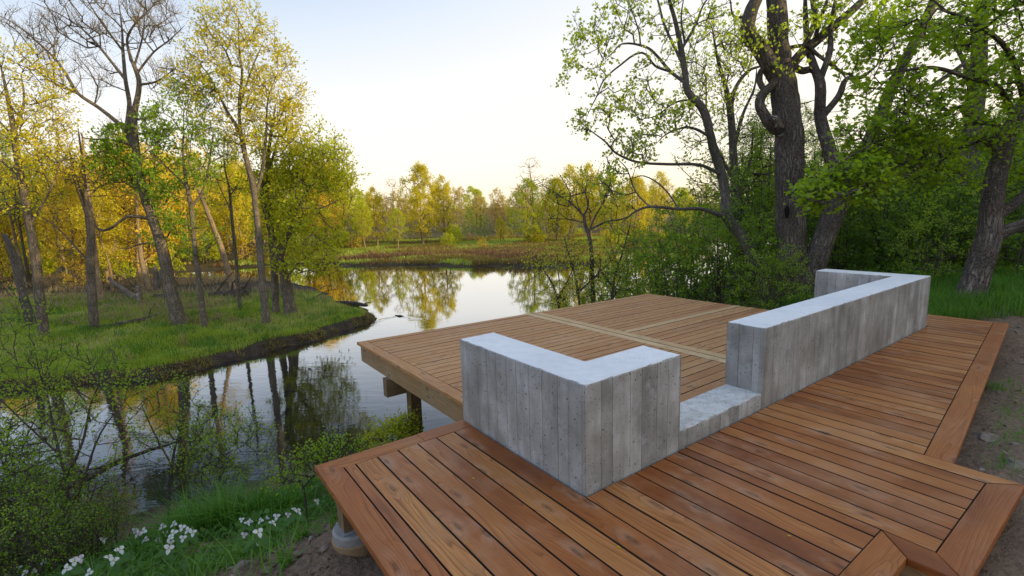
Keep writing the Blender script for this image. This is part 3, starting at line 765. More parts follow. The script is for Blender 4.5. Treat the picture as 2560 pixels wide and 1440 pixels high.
def photo_tree(name, label, cat, d, stems, blobs, leaf='leaf_fresh', lsize=.1, per=6, spread=.35, bark='bark', rt=.006, tmpl=DIAMOND, twn=3, twl=.4,
               seed=1, group=None, dz=1., bias=.6, step=.5, up=.6, droop=0., power=.42, bare=(), budsize=.03, flare=1.35, sink=.4, rs_=1., tup=.3):
    """stems: [(points (px,py[,extra depth]), radii in px)], blobs: [(px,py,rx,ry,n[,extra depth])]"""
    rs = np.random.RandomState(seed); T = Tree(rs)
    first = True
    for pts, rad in stems:
        W = [at(p[0], p[1], d + (p[2] if len(p) > 2 else 0)) for p in pts]; rr = [r * rs_ * d / FPX for r in np.interp(np.linspace(0, 1, len(pts)), np.linspace(0, 1, len(rad)), rad)]
        if first:
            b = W[0].copy(); g = tz(b[0], b[1]); lo = min(g, b[2]) - sink
            W = [np.array([b[0], b[1], lo])] + W if b[2] - lo > .05 else W
            rr = [rr[0] * flare] + rr if len(W) > len(rr) else rr
            T.stem(W, rr, -1, 5, .03); base = np.array([b[0], b[1], max(lo, min(g, b[2]))]); first = False
        else:
            j = T.nearest(W[0]); k = len(W)
            off = np.cumsum(rs.normal(size=k) * .02 * np.linalg.norm(W[-1] - W[0])); off -= off[0]
            fw = [W[i] + FWD * off[i] for i in range(k)]
            T.limb(fw, rr, 4)
    tips = []; pts_all = []
    for bl in blobs:
        px, py, rx, ry, n = bl[:5]; dd = d + (bl[5] if len(bl) > 5 else 0)
        c = at(px, py, dd); r = ellipsoid_pts(rs, (0, 0, 0), (rx * dd / FPX, min(rx, ry * 1.4) * dd / FPX * dz, ry * dd / FPX), n)
        pts_all.append(c + r)
    lp = np.zeros((0, 3)); bp = np.zeros((0, 3)); ld = None
    if pts_all:
        tips = T.grow(np.concatenate(pts_all), step, bias)
        tw = T.twigs(tips, twn, twl, tup)
    root = thing(name, label, cat, base, group)
    w = T.wood(rt, power); me = w.mesh('trunk', M[bark])
    o = link('trunk', me, root); me.transform(Matrix.Translation(-Vector(base)))
    if pts_all:
        seg = np.array([[T.P[b_], T.P[a], T.P[c_]] for b_, a, c_ in tw]); n = len(seg); k = per
        f = rs.uniform(.25, 1.05, size=(n, k)); q = np.where((f < .5)[..., None], seg[:, None, 0] + (seg[:, None, 1] - seg[:, None, 0]) * (f * 2)[..., None], seg[:, None, 1] + (seg[:, None, 2] - seg[:, None, 1]) * (f * 2 - 1)[..., None])
        q = q + rs.normal(size=q.shape) * spread * twl * .5
        dr = np.repeat((seg[:, 2] - seg[:, 0])[:, None], k, 1) / max(twl, .01)
        lp = q.reshape(-1, 3); dr = dr.reshape(-1, 3)
        isb = np.zeros(len(lp), bool)
        for (px, py, rx, ry) in bare:                                # parts of the crown that carry only buds
            v = lp - CAMPOS; dep = v @ FWD; X = 1280 + FPX * (v @ RT) / dep; Y = 720 - FPX * (v @ UP) / dep
            isb |= ((X - px) / rx) ** 2 + ((Y - py) / ry) ** 2 < 1
        size = lsize * rs.uniform(.65, 1.2, len(lp)); size[isb] = budsize * rs.uniform(.7, 1.3, isb.sum())
        me = leaf_mesh('crown', lp - base, size, None, tmpl, up, dr, droop, rs, mats=[M[leaf], M['bud']], midx=isb.astype(int))
        link('crown', me, root)
    return root

def generic_tree(name, seed, h, r, crown, n, leaf, lsize, per, bark, twl=.5, spread=.34, rt=.012, lean=.06, fork=True, step=.9, shell=.3, low=.35, trunks=1, power=.45):
    """free-standing tree about the origin; crown = (radius, bottom fraction)"""
    rs = np.random.RandomState(seed); T = Tree(rs)
    for q in range(trunks):
        a = rs.uniform(0, 6.28); l = lean * h
        x0 = np.array([math.cos(a), math.sin(a), 0]) * (.25 * q)
        pts = [x0 + np.array([0, 0, -.5])] + [x0 + np.array([math.cos(a) * l * f ** 1.5 + rs.normal() * .015 * h, math.sin(a) * l * f ** 1.5 + rs.normal() * .015 * h, h * f]) for f in (.03, .25, .5, .75, .95)]
        T.stem(pts, [r * 1.3, r, r * .82, r * .62, r * .36, r * .1], -1, 3)
    cr, lowf = crown
    z = rs.beta(1.4, 1.2, n) * (1 - lowf) + lowf; prof = np.sin(np.clip((z - lowf) / (1 - lowf), 0, 1) ** .75 * PI) ** .6
    a = rs.uniform(0, 6.28, n); lob = 1 + .28 * np.sin(a * 3 + rs.uniform(0, 6)) + .2 * np.sin(a * 5 + z * 9)
    rad = cr * prof * lob * np.sqrt(rs.uniform(shell, 1, n))
    P = np.stack([rad * np.cos(a), rad * np.sin(a), z * h], 1)
    tips = T.grow(P, step, .8); tw = T.twigs(tips, 3, twl)
    root = thing(name, name.replace('_', ' '), 'tree')
    link('trunk', T.wood(rt, power, (8, 6, 4, 3)).mesh('trunk', M[bark]), root)
    seg = np.array([[T.P[b_], T.P[a_], T.P[c_]] for b_, a_, c_ in tw]); f = rs.uniform(.1, 1.1, (len(seg), per))
    q = seg[:, None, 0] + (seg[:, None, 2] - seg[:, None, 0]) * f[..., None] + rs.normal(size=(len(seg), per, 3)) * spread * twl
    link('crown', leaf_mesh('crown', q.reshape(-1, 3), lsize * rs.uniform(.5, 1.6, q.size // 3), M[leaf], DIAMOND, .4, None, .1, rs), root)
    return root
def shrub(name, seed, h, r, stems, n, leaf, lsize, per, twl=.22, rt=.004, lean=.5, low=.12, bark='twig', tmpl=DIAMOND, spread=.2):
    rs = np.random.RandomState(seed); T = Tree(rs)
    for k in range(stems):
        a = rs.uniform(0, 6.28); d = rs.uniform(.2, 1) * lean * r; hh = h * rs.uniform(.6, 1)
        T.stem([(.12 * math.cos(a), .12 * math.sin(a), -.25), (.15 * math.cos(a) + rs.normal() * .05, .15 * math.sin(a) + rs.normal() * .05, .2 * hh), (d * .6 * math.cos(a + .3), d * .6 * math.sin(a + .3), .6 * hh), (d * math.cos(a), d * math.sin(a), hh)],
               [.012 + .006 * h, .009 + .005 * h, .006 + .003 * h, .004], -1, 4)
    z = rs.uniform(low, 1, n); a = rs.uniform(0, 6.28, n); prof = np.sqrt(np.clip(1 - ((z - .5) / .56) ** 2, .05, 1)) * (1 + .25 * np.sin(a * 3 + seed))
    rad = r * prof * np.sqrt(rs.uniform(.1, 1, n)); P = np.stack([rad * np.cos(a), rad * np.sin(a), z * h * (1 + .12 * np.sin(a * 2 + seed))], 1)
    tips = T.grow(P, .25, .5); tw = T.twigs(tips, 3, twl)
    root = thing(name, name.replace('_', ' '), 'shrub')
    link('stem', T.wood(rt, .42, (6, 5, 4, 3)).mesh('stem', M[bark]), root)
    seg = np.array([[T.P[b_], T.P[a_], T.P[c_]] for b_, a_, c_ in tw]); f = rs.uniform(.1, 1.1, (len(seg), per))
    q = seg[:, None, 0] + (seg[:, None, 2] - seg[:, None, 0]) * f[..., None] + rs.normal(size=(len(seg), per, 3)) * spread * twl
    link('foliage', leaf_mesh('foliage', q.reshape(-1, 3), lsize * rs.uniform(.5, 1.6, q.size // 3), M[leaf], tmpl, .9, None, .1, rs), root)
    return root

# ================================================================== trees standing on the near and opposite banks
def gd(px, py): return ground_hit(px, py)[1]
LG = 'trees on the grassy point across the water'
# --- left point
photo_tree('maple_tree', 'leafy yellow-green maple at the left edge of the photo, leaning left on the grassy point', 'tree', 16.8,
    [([(110, 842), (89, 649), (65, 508), (44, 401), (35, 330), (18, 236), (-2, 150)], [17, 15, 13, 11, 10, 6, 2]),
     ([(35, 330), (59, 255), (53, 185)], [7, 4, 2]), ([(83, 560), (130, 470), (152, 400)], [5, 3, 2]), ([(50, 440), (0, 400), (-60, 350)], [5, 4, 2])],
    [(60, 220, 90, 90, 60), (110, 300, 60, 65, 40), (60, 390, 115, 60, 50), (150, 410, 45, 45, 22), (20, 480, 70, 60, 26), (90, 480, 60, 45, 18), (-60, 280, 80, 130, 40)],
    leaf='leaf_gold', lsize=.10, per=9, twl=.5, seed=3, rs_=0.66)
photo_tree('snapped_tree', 'grey leaning trunk snapped off at the top, behind the leftmost maple', 'dead tree', 18.5,
    [([(85, 835), (66, 765), (45, 690), (30, 630), (12, 585)], [15, 13, 11, 10, 8])], [], bark='bark_grey', seed=4, rs_=0.72)
photo_tree('maple_tree', 'grey trunk with thin pinkish leaning crown, left of the big bare-topped tree', 'tree', 17.9,
    [([(236, 817), (227, 679), (226, 584), (218, 531), (189, 449), (172, 370)], [14, 12.5, 12, 9, 6, 2]), ([(226, 584), (216, 480), (205, 400), (196, 320)], [8, 6, 4, 2]),
     ([(224, 660), (190, 620), (130, 560), (90, 540)], [4, 3, 2, 1])],
    [(220, 420, 75, 80, 50), (170, 420, 50, 50, 20), (260, 470, 40, 50, 16)], leaf='leaf_orange', lsize=.07, per=4, twl=.5, seed=5, rs_=0.74, bare=[(220, 380, 60, 60)])
photo_tree('maple_tree', 'slim sunlit trunk close behind the grey trunk with the pinkish crown', 'tree', 24,
    [([(254, 758), (236, 626), (227, 531), (212, 413), (205, 330)], [9, 8, 7, 5, 2])], [(215, 400, 45, 70, 26)], leaf='leaf_orange', lsize=.10, per=5, bark='bark_far', seed=6, rs_=0.75)
photo_tree('cottonwood_tree', 'tallest tree on the grassy point, thick trunk forking into a bare spreading top', 'tree', 18.2,
    [([(447, 809), (425, 708), (401, 608), (369, 508), (348, 437), (339, 366), (336, 283), (348, 212), (336, 165), (328, 150)], [23, 20, 18, 16, 14, 12, 10, 8, 7, 6]),
     ([(335, 366), (313, 330), (306, 250), (306, 195), (295, 120), (285, 60), (270, -20)], [10, 9, 7, 6, 5, 3, 1.5]),
     ([(313, 330), (290, 305), (230, 262), (190, 232), (160, 190), (120, 140), (70, 90), (10, 45), (-40, 20)], [8, 7.5, 6, 5.5, 5, 4, 3, 2, 1]),
     ([(328, 150), (320, 100), (340, 60), (370, 30), (405, -10)], [5, 4, 3, 2, 1]), ([(340, 180), (385, 130), (420, 100), (460, 60)], [4, 3, 2.4, 1]),
     ([(336, 165), (355, 90), (362, 20)], [4, 3, 1]), ([(306, 195), (250, 120), (200, 70), (140, 30), (80, 5)], [5, 4, 3, 2, 1]), ([(295, 120), (245, 45), (200, -30)], [4, 3, 1]),
     ([(190, 232), (120, 200), (70, 150), (30, 120)], [4, 3, 2, 1]), ([(348, 212), (395, 205), (440, 170)], [5, 3, 1.5]), ([(339, 300), (380, 290), (400, 260)], [4, 3, 1]),
     ([(369, 545), (330, 541), (305, 551), (285, 569), (262, 577), (250, 570), (243, 545)], [6, 5.5, 5, 4.5, 5.5, 4, 2]),
     ([(385, 622), (350, 610), (315, 622), (290, 618)], [4, 3, 2, 1]), ([(340, 360), (280, 350), (210, 345), (200, 330)], [5, 4, 2, 1.5])],
    [(270, 40, 165, 80, 110), (90, 95, 80, 55, 40), (390, 55, 65, 60, 44), (200, 190, 80, 55, 40), (400, 190, 50, 45, 26), (180, 90, 70, 50, 30),
     (335, 350, 65, 40, 26), (280, 400, 50, 30, 16), (385, 470, 45, 55, 26), (420, 590, 40, 60, 14), (300, 440, 50, 30, 14)],
    leaf='leaf_fresh', lsize=.14, per=7, twl=.6, spread=.25, rt=.0052, seed=7, rs_=0.7, bare=[(240, 80, 330, 235)], budsize=.04, twn=5, step=.6, tup=.9, bias=1.6)
photo_tree('maple_tree', 'slender green maple just right of the big bare-topped tree', 'tree', 18.0,
    [([(512, 810), (497, 700), (484, 590), (478, 519), (466, 460), (457, 384), (460, 320)], [10.5, 9.5, 8.5, 8, 6, 4, 2]), ([(484, 519), (502, 472), (525, 384), (530, 330)], [5, 4, 3, 1.5]),
     ([(469, 466), (440, 440), (413, 413), (378, 378)], [4, 3.4, 3, 1.5])],
    [(450, 310, 75, 70, 50), (405, 390, 50, 50, 24), (520, 380, 50, 75, 40), (480, 240, 55, 45, 26), (470, 460, 70, 35, 26), (500, 600, 40, 80, 12), (390, 320, 40, 50, 18)],
    leaf='leaf_fresh', lsize=.12, per=6, seed=8, rs_=0.66)
photo_tree('ash_tree', 'slim dark trunk with thin sparse crown between the green maple and the tall yellow maple', 'tree', 21,
    [([(600, 770), (590, 649), (581, 561), (573, 472), (561, 413), (560, 335)], [8.5, 8, 7, 5, 3, 1.5]), ([(575, 490), (600, 450), (615, 400)], [3, 2, 1]), ([(578, 520), (550, 470), (535, 430)], [3, 2, 1])],
    [(568, 430, 52, 95, 60)], leaf='leaf_lime', lsize=.09, per=4, twl=.5, seed=9, rs_=0.55)
photo_tree('ash_tree', 'trunk leaning left by the water behind the slim dark trunk, lit orange', 'tree', 27,
    [([(581, 716), (555, 626), (531, 561), (508, 502), (472, 401), (465, 330)], [11, 10, 9, 7, 5, 2])], [(480, 400, 50, 70, 30), (520, 470, 40, 40, 14)], leaf='leaf_orange', lsize=.14, per=6, bark='bark_far', seed=10, rs_=0.66)
photo_tree('maple_tree', 'tall maple with a golden crown, highest leafy tree left of the open sky', 'tree', 18.3,
    [([(665, 800), (652, 649), (641, 531), (632, 460), (614, 390), (600, 331), (567, 277), (545, 230), (515, 175)], [13.5, 12, 10.5, 10, 9, 8, 5, 3.5, 1.5]),
     ([(602, 331), (596, 248), (599, 177), (590, 118), (597, 35)], [6, 5, 4, 3, 1.2]), ([(599, 266), (626, 177), (661, 95)], [4, 3, 1.2]),
     ([(638, 484), (649, 437), (661, 330), (668, 250), (700, 180)], [7, 6, 4.5, 3, 1.2])],
    [(590, 75, 85, 55, 60), (520, 150, 75, 60, 50), (665, 150, 70, 65, 50), (570, 240, 110, 50, 60), (690, 240, 65, 60, 46), (475, 210, 50, 50, 26), (640, 330, 75, 60, 40), (720, 310, 50, 60, 30), (560, 330, 60, 40, 20)],
    leaf='leaf_gold', lsize=.10, per=10, twl=.5, seed=12, rs_=0.7)
photo_tree('maple_tree', 'straight trunk at the right end of the row, half hidden by green leaves', 'tree', 20.4,
    [([(690, 772), (684, 650), (671, 500), (668, 420), (680, 320), (690, 260)], [10.5, 9.5, 8, 6, 4, 1.5])],
    [(700, 360, 60, 70, 46), (670, 480, 45, 70, 30), (690, 600, 45, 70, 20)], leaf='leaf_lime', lsize=.13, per=8, seed=13, rs_=0.85)
photo_tree('willow_tree', 'spreading green tree with a hollow foot at the tip of the point', 'tree', 20.0,
    [([(726, 778), (709, 679), (694, 626), (672, 560), (655, 480), (680, 400), (700, 330)], [20, 13, 11, 8, 6, 4, 2]),
     ([(705, 650), (713, 610), (721, 588), (752, 520), (790, 450), (832, 400)], [9, 8, 7, 5, 3.4, 1.5]), ([(752, 520), (800, 520), (850, 500)], [3, 2, 1]), ([(716, 690), (745, 660), (770, 640)], [4, 2.5, 1.2])],
    [(790, 390, 78, 75, 90), (830, 425, 55, 75, 70), (770, 500, 115, 65, 110), (770, 590, 88, 62, 90), (700, 550, 62, 55, 50), (745, 665, 62, 36, 30), (690, 440, 72, 70, 60), (862, 480, 28, 55, 30), (800, 650, 52, 42, 34), (740, 420, 60, 70, 50)],
    leaf='leaf_lime', lsize=.125, per=7, twl=.42, seed=14, rs_=0.8, spread=.5, droop=.25)
for i, (x0, y0, x1, y1, x2, y2, r, d) in enumerate([(295, 674, 277, 561, 258, 440, 5, 34), (378, 744, 352, 640, 338, 450, 8, 28), (420, 700, 405, 560, 400, 430, 5, 38), (330, 640, 322, 560, 330, 420, 4, 46), (156, 640, 150, 560, 160, 420, 5, 40), (262, 650, 268, 560, 262, 420, 5, 44)]):
    photo_tree('woodland_tree', ['slim orange-lit trunk left of the bright bush in the left woods', 'leaning split trunk lit orange, beside the dead snag', 'thin trunk seen just left of the big bare-topped trunk',
               'thin upright trunk above the bright bush in the left woods', 'thin sunlit trunk right of the leftmost maple', 'thin twisted trunk between two grey trunks in the left woods'][i], 'tree', d,
               [([(x0, y0), (x1, y1), (x2, y2)], [r, r * .8, r * .3])], [(x2, y2, 45, 70, 34), (x1 + 10, y1 - 50, 45, 40, 10)], leaf='leaf_orange', lsize=.16, per=6, bark='bark_far', seed=30 + i, rs_=.8, twl=.6)
photo_tree('dead_snag', 'pale hollow dead snag standing beside the leaning split trunk', 'dead tree', 27, [([(397, 742), (392, 700), (388, 665)], [8, 7, 5]), ([(399, 735), (402, 700), (401, 675)], [5, 4, 3])], [], bark='dead_wood', seed=41)

# --- right bank
photo_tree('maple_tree', 'dark maple leaning left behind the deck, long bare limbs reaching over the pond', 'tree', 12.0,
    [([(1910, 712), (1860, 600), (1821, 547), (1810, 461), (1777, 344), (1760, 278), (1719, 228), (1714, 194), (1703, 125), (1690, 60), (1668, -20), (1650, -110)], [20, 17, 15, 15, 13.5, 13, 11, 10, 9, 7, 5, 2]),
     ([(1712, 208), (1678, 177), (1642, 138), (1614, 120), (1556, 111), (1528, 137), (1500, 160)], [6, 5.5, 4.5, 4, 3, 2, 1]),
     ([(1678, 177), (1639, 164), (1605, 130), (1550, 161), (1511, 197), (1494, 236), (1478, 267), (1464, 300)], [4, 4, 3.6, 3, 2.6, 2.2, 1.6, .8]),
     ([(1600, 119), (1597, 80), (1580, 28), (1567, -20)], [3, 2.6, 2, 1]), ([(1708, 160), (1660, 62), (1640, 0), (1610, -60)], [5, 4, 3, 1.4]),
     ([(1806, 446), (1788, 433), (1749, 412), (1671, 408), (1593, 403), (1538, 383), (1510, 361), (1471, 333), (1440, 310)], [7, 6, 5, 4.6, 4, 3.4, 2.8, 1.8, .8]),
     ([(1821, 547), (1788, 537), (1749, 524), (1693, 525), (1621, 519), (1582, 533), (1550, 560)], [8, 7.5, 6, 5, 4.5, 3, 1.4]),
     ([(1621, 519), (1590, 480), (1565, 420), (1535, 390)], [3, 2.6, 2, 1]), ([(1693, 525), (1660, 470), (1610, 440), (1570, 450)], [3, 2.6, 2, 1]),
     ([(1777, 344), (1738, 324), (1705, 322), (1661, 340), (1630, 370)], [5, 4.5, 3.6, 2.4, 1]), ([(1740, 250), (1690, 255), (1640, 290), (1600, 300)], [4, 3, 2, 1]),
     ([(1703, 125), (1740, 60), (1760, 10), (1790, -30)], [5, 4, 3, 1.5]), ([(1714, 100), (1705, 40), (1715, -30)], [4, 3, 1])],
    [(1445, 95, 32, 40, 12), (1430, 175, 30, 35, 10), (1490, 130, 40, 60, 14), (1520, 60, 55, 50, 18), (1580, 50, 60, 55, 22), (1480, 300, 40, 35, 8), (1450, 320, 30, 30, 8), (1510, 300, 25, 45, 8), (1600, 250, 70, 45, 20),
     (1640, 290, 70, 50, 24), (1560, 240, 30, 40, 8), (1610, 350, 60, 40, 16), (1530, 450, 55, 60, 16), (1570, 400, 60, 40, 14), (1680, 60, 60, 60, 20), (1760, 30, 50, 40, 14), (1640, 170, 60, 40, 10), (1500, 220, 35, 30, 6), (1680, 300, 50, 50, 16), (1560, 360, 40, 30, 8)],
    leaf='leaf_sprig', lsize=.075, per=4, twl=.30, tmpl=MAPLE, bark='bark_grey', seed=51, rs_=.78, spread=.3, droop=.5, rt=.0055, twn=3, dz=1.3)
photo_tree('ash_tree', 'straight slender tree with many fine upright branches, just behind the leaning dark maple', 'tree', 15,
    [([(1846, 690), (1842, 540), (1834, 400), (1828, 300), (1815, 220), (1795, 150), (1780, 70)], [13, 12, 10, 8.5, 6, 4, 1.6]), ([(1828, 300), (1836, 230), (1870, 178), (1905, 166)], [6, 5, 4, 2.5]),
     ([(1832, 380), (1855, 290), (1885, 220), (1890, 170)], [5, 4, 2.6, 1.2]), ([(1838, 450), (1800, 380), (1770, 300), (1765, 200)], [5, 4, 3, 1.4]), ([(1838, 480), (1876, 400), (1880, 320)], [4, 3, 1.4])],
    [(1790, 130, 80, 90, 80), (1850, 120, 50, 70, 36), (1770, 260, 60, 70, 40), (1860, 280, 55, 80, 36), (1750, 380, 60, 60, 26), (1890, 420, 50, 70, 24), (1790, 460, 60, 50, 22), (1720, 180, 40, 50, 16)],
    leaf='leaf_sprig', lsize=.10, per=4, twl=.45, bark='bark_grey', seed=52, rt=.0055)
BIG = photo_tree('oak_tree', 'massive furrowed trunk with a dark hollow, tallest trunk behind the long concrete wall', 'tree', 11.5,
    [([(1988, 765), (1983, 690), (1979, 600), (1977, 500), (1973, 400), (1971, 330), (1962, 250), (1955, 180), (1948, 110), (1943, 50), (1938, -20), (1930, -140)], [42, 37, 37, 38, 37, 36, 35, 31, 27, 26, 25, 22]),
     ([(1950, 225), (1937, 190), (1893, 130), (1864, 85), (1869, 38), (1886, 0), (1900, -80)], [22, 22, 21, 20, 18, 16, 12]),
     ([(1950, 345), (1930, 318), (1908, 293), (1893, 265), (1902, 238), (1924, 218), (1945, 198)], [16, 15, 14, 13, 13, 12, 12]), ([(1906, 232), (1898, 205), (1900, 180), (1912, 168)], [9, 8, 7.5, 6]),
     ([(1958, 195), (1999, 139), (2040, 103), (2082, 67), (2149, 11), (2210, -50)], [14, 14, 13, 12, 11, 8]), ([(1960, 150), (1985, 168), (2005, 176), (2032, 172), (2052, 185)], [11, 10, 10, 9, 9]),
     ([(1975, 120), (2010, 118), (2040, 140), (2100, 185), (2120, 192)], [6, 5, 5, 4, 3]), ([(1985, 150), (2035, 60), (2030, 0), (2020, -60)], [6, 8, 7, 4]), ([(2040, 103), (2055, 40), (2075, -20)], [6, 5, 3]),
     ([(1875, 55), (1835, 40), (1825, 0), (1810, -40)], [4, 3, 2, 1]), ([(1960, 245), (1990, 262), (2040, 250)], [3, 2, 1])],
    [(1870, 80, 40, 50, 9, -.6), (1920, 60, 50, 40, 6, -.6), (1980, 100, 50, 50, 5, -.6), (1960, 150, 40, 30, 4, -.6), (2030, 60, 60, 50, 10), (2100, 40, 60, 50, 14), (1890, 130, 30, 25, 5, -.6)],
    leaf='leaf_sprig', lsize=.075, per=4, twl=.3, bark='bark_dark', seed=53, rs_=.9, tmpl=MAPLE, rt=.005, flare=1.25, droop=.4)
def hollow():
    c = at(1949, 535, 11.5) - FWD * .312 + RT * .0
    bm = bmesh.new(); bmesh.ops.create_uvsphere(bm, u_segments=14, v_segments=10, radius=1)
    for v in bm.verts:
        q = v.co.copy(); n = 1 + .25 * mnoise.noise(q * 2.3)
        w = RT * q.x * .055 * n + UP * q.z * .15 * n + FWD * q.y * .03
        v.co = Vector(c + w)
    me = bpy.data.meshes.new('hollow'); bm.to_mesh(me); bm.free()
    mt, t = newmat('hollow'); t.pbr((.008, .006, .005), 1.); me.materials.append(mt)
    o = link('hollow', me, BIG); me.transform(Matrix.Translation(-BIG.location))
    # scar of bare pale wood running up the trunk
    W = Wood(); pts = [at(x, y, 11.5) - FWD * .302 for x, y in ((1972, 395), (1968, 420), (1962, 455), (1960, 500))]; W.tube(pts, [.012, .022, .015, .006], 6)
    me = W.mesh('scar', M['dead_wood']); me.transform(Matrix.Translation(-BIG.location)); link('scar', me, BIG)
hollow()
photo_tree('oak_tree', 'thick dark trunk leaning right from the foot of the massive hollow trunk', 'tree', 11.3,
    [([(2008, 760), (2043, 640), (2090, 522), (2138, 425), (2193, 311), (2232, 211), (2277, 122), (2316, 44), (2350, -40)], [28, 25, 26, 20, 15, 13, 12, 11, 8]),
     ([(2092, 520), (2078, 470), (2070, 389), (2062, 289), (2052, 211), (2046, 167), (2042, 100), (2034, 20), (2030, -60)], [15, 15, 15, 14, 12, 10, 8, 6, 3]),
     ([(2068, 290), (2099, 239), (2121, 194), (2160, 189), (2200, 160)], [9, 8, 6, 5, 2]), ([(2049, 200), (2072, 130), (2075, 60), (2090, -20)], [8, 7, 5, 3]),
     ([(2277, 122), (2330, 60), (2370, 70), (2400, 110), (2430, 130)], [6, 6, 5, 5, 4]), ([(2193, 311), (2280, 250), (2380, 180), (2460, 120)], [7, 6, 5, 3])],
    [(2110, 240, 60, 50, 9), (2150, 130, 60, 60, 10), (2230, 120, 70, 60, 12), (2070, 60, 50, 50, 9), (2180, 40, 70, 45, 14)],
    leaf='leaf_maple', lsize=.10, per=5, twl=.32, bark='bark_dark', seed=54, tmpl=MAPLE, rt=.005, droop=.3)
photo_tree('maple_tree', 'spreading maple at the right edge, bent trunk and broad layers of fresh green leaves', 'tree', 8.6,
    [([(2418, 768), (2449, 667), (2474, 583), (2480, 500), (2504, 389), (2532, 311), (2570, 240), (2620, 130)], [33, 26, 24, 22, 20, 16, 13, 8]),
     ([(2480, 600), (2520, 574), (2560, 560), (2650, 540)], [18, 15, 14, 10]), ([(2490, 545), (2530, 515), (2580, 470), (2640, 420)], [13, 12, 11, 8]),
     ([(2504, 385), (2455, 345), (2400, 350), (2345, 368, -.6), (2290, 400, -1), (2230, 420, -1.4)], [10, 8, 6, 5, 3, 1.4]),
     ([(2508, 360), (2485, 311), (2427, 303), (2395, 270), (2340, 300, -.5), (2294, 303, -.8), (2232, 272, -1.2)], [9, 8, 7, 5, 4, 3, 1.4]),
     ([(2540, 300), (2500, 220, -.4), (2420, 200, -.8), (2330, 170, -1.2), (2240, 180, -1.6)], [7, 6, 5, 4, 1.6]), ([(2560, 250), (2520, 130, -.6), (2430, 60, -1.), (2330, 30, -1.4)], [7, 6, 4, 2]),
     ([(2345, 368, -.6), (2270, 440, -1), (2180, 460, -1.6), (2090, 500, -2.), (2020, 490, -2.2)], [4, 3.4, 3, 2.2, 1]), ([(2400, 350), (2330, 410, .5), (2240, 440, .8)], [4, 3, 1]), ([(2340, 300, -.5), (2230, 340, -1), (2150, 380, -1.4), (2090, 420, -1.6)], [4, 3, 2, 1])],
    [(2150, 440, 110, 35, 70, -1.2), (2060, 490, 65, 24, 30, -1.6), (2250, 390, 140, 40, 80, -.8), (2200, 330, 110, 40, 60, -1), (2420, 330, 120, 60, 60, -.3), (2360, 210, 150, 45, 54, -.8), (2240, 200, 80, 50, 24, -1.2), (2300, 300, 90, 45, 46, -.8),
     (2300, 80, 170, 36, 44, -1.2), (2480, 60, 110, 70, 48, -.8), (2530, 190, 60, 80, 46, -.6), (2400, 20, 160, 36, 36, -1), (2540, 420, 50, 60, 22, .3), (2110, 470, 100, 24, 34, -1.3), (2180, 110, 50, 60, 20, -1.3), (2350, 440, 80, 26, 26, -.4), (2620, 300, 80, 200, 60)],
    leaf='leaf_maple', lsize=.070, per=5, twl=.26, bark='bark_dark', seed=55, tmpl=MAPLE, rt=.004, spread=.5, up=1.5, droop=.15, twn=3, dz=1.2, step=.35, bias=.2)
photo_tree('oak_tree', 'tall dark trunk in shade just left of the bent maple at the right edge', 'tree', 13.5,
    [([(2410, 720), (2419, 560), (2424, 428), (2442, 194), (2452, 60), (2460, -60)], [26, 22, 20, 18, 15, 10]), ([(2440, 220), (2400, 130), (2350, 90)], [7, 5, 2])], [(2420, 60, 120, 70, 20), (2480, 150, 60, 80, 14)], leaf='leaf_mid', lsize=.12, per=6, bark='bark_dark', seed=56)
photo_tree('maple_sapling', 'small tree with a Y-shaped fork rising from the water beyond the deck corner', 'tree', 13.2,
    [([(1484, 770), (1480, 700), (1478, 629), (1471, 583), (1463, 562), (1460, 537)], [7.5, 7, 6.5, 6, 5.5, 5]), ([(1460, 540), (1430, 510), (1399, 490), (1351, 460)], [4, 3.4, 2.6, 1]),
     ([(1474, 580), (1484, 550), (1499, 523), (1522, 485), (1530, 440)], [4, 3.4, 2.8, 2, 1]), ([(1478, 576), (1517, 554), (1561, 546), (1600, 520)], [4, 3, 2.4, 1]), ([(1460, 537), (1470, 515), (1463, 480), (1470, 440)], [4, 3, 2, 1]), ([(1430, 510), (1420, 470), (1395, 430)], [2.4, 1.6, .8]), ([(1460, 545), (1440, 500), (1445, 450)], [2.6, 2, .8])],
    [(1450, 480, 90, 55, 40), (1540, 500, 50, 50, 16), (1400, 540, 50, 45, 12), (1490, 450, 50, 40, 14)], leaf='leaf_lime', lsize=.085, per=3, twl=.35, bark='bark_grey', rs_=.75, seed=57, rt=.0045)

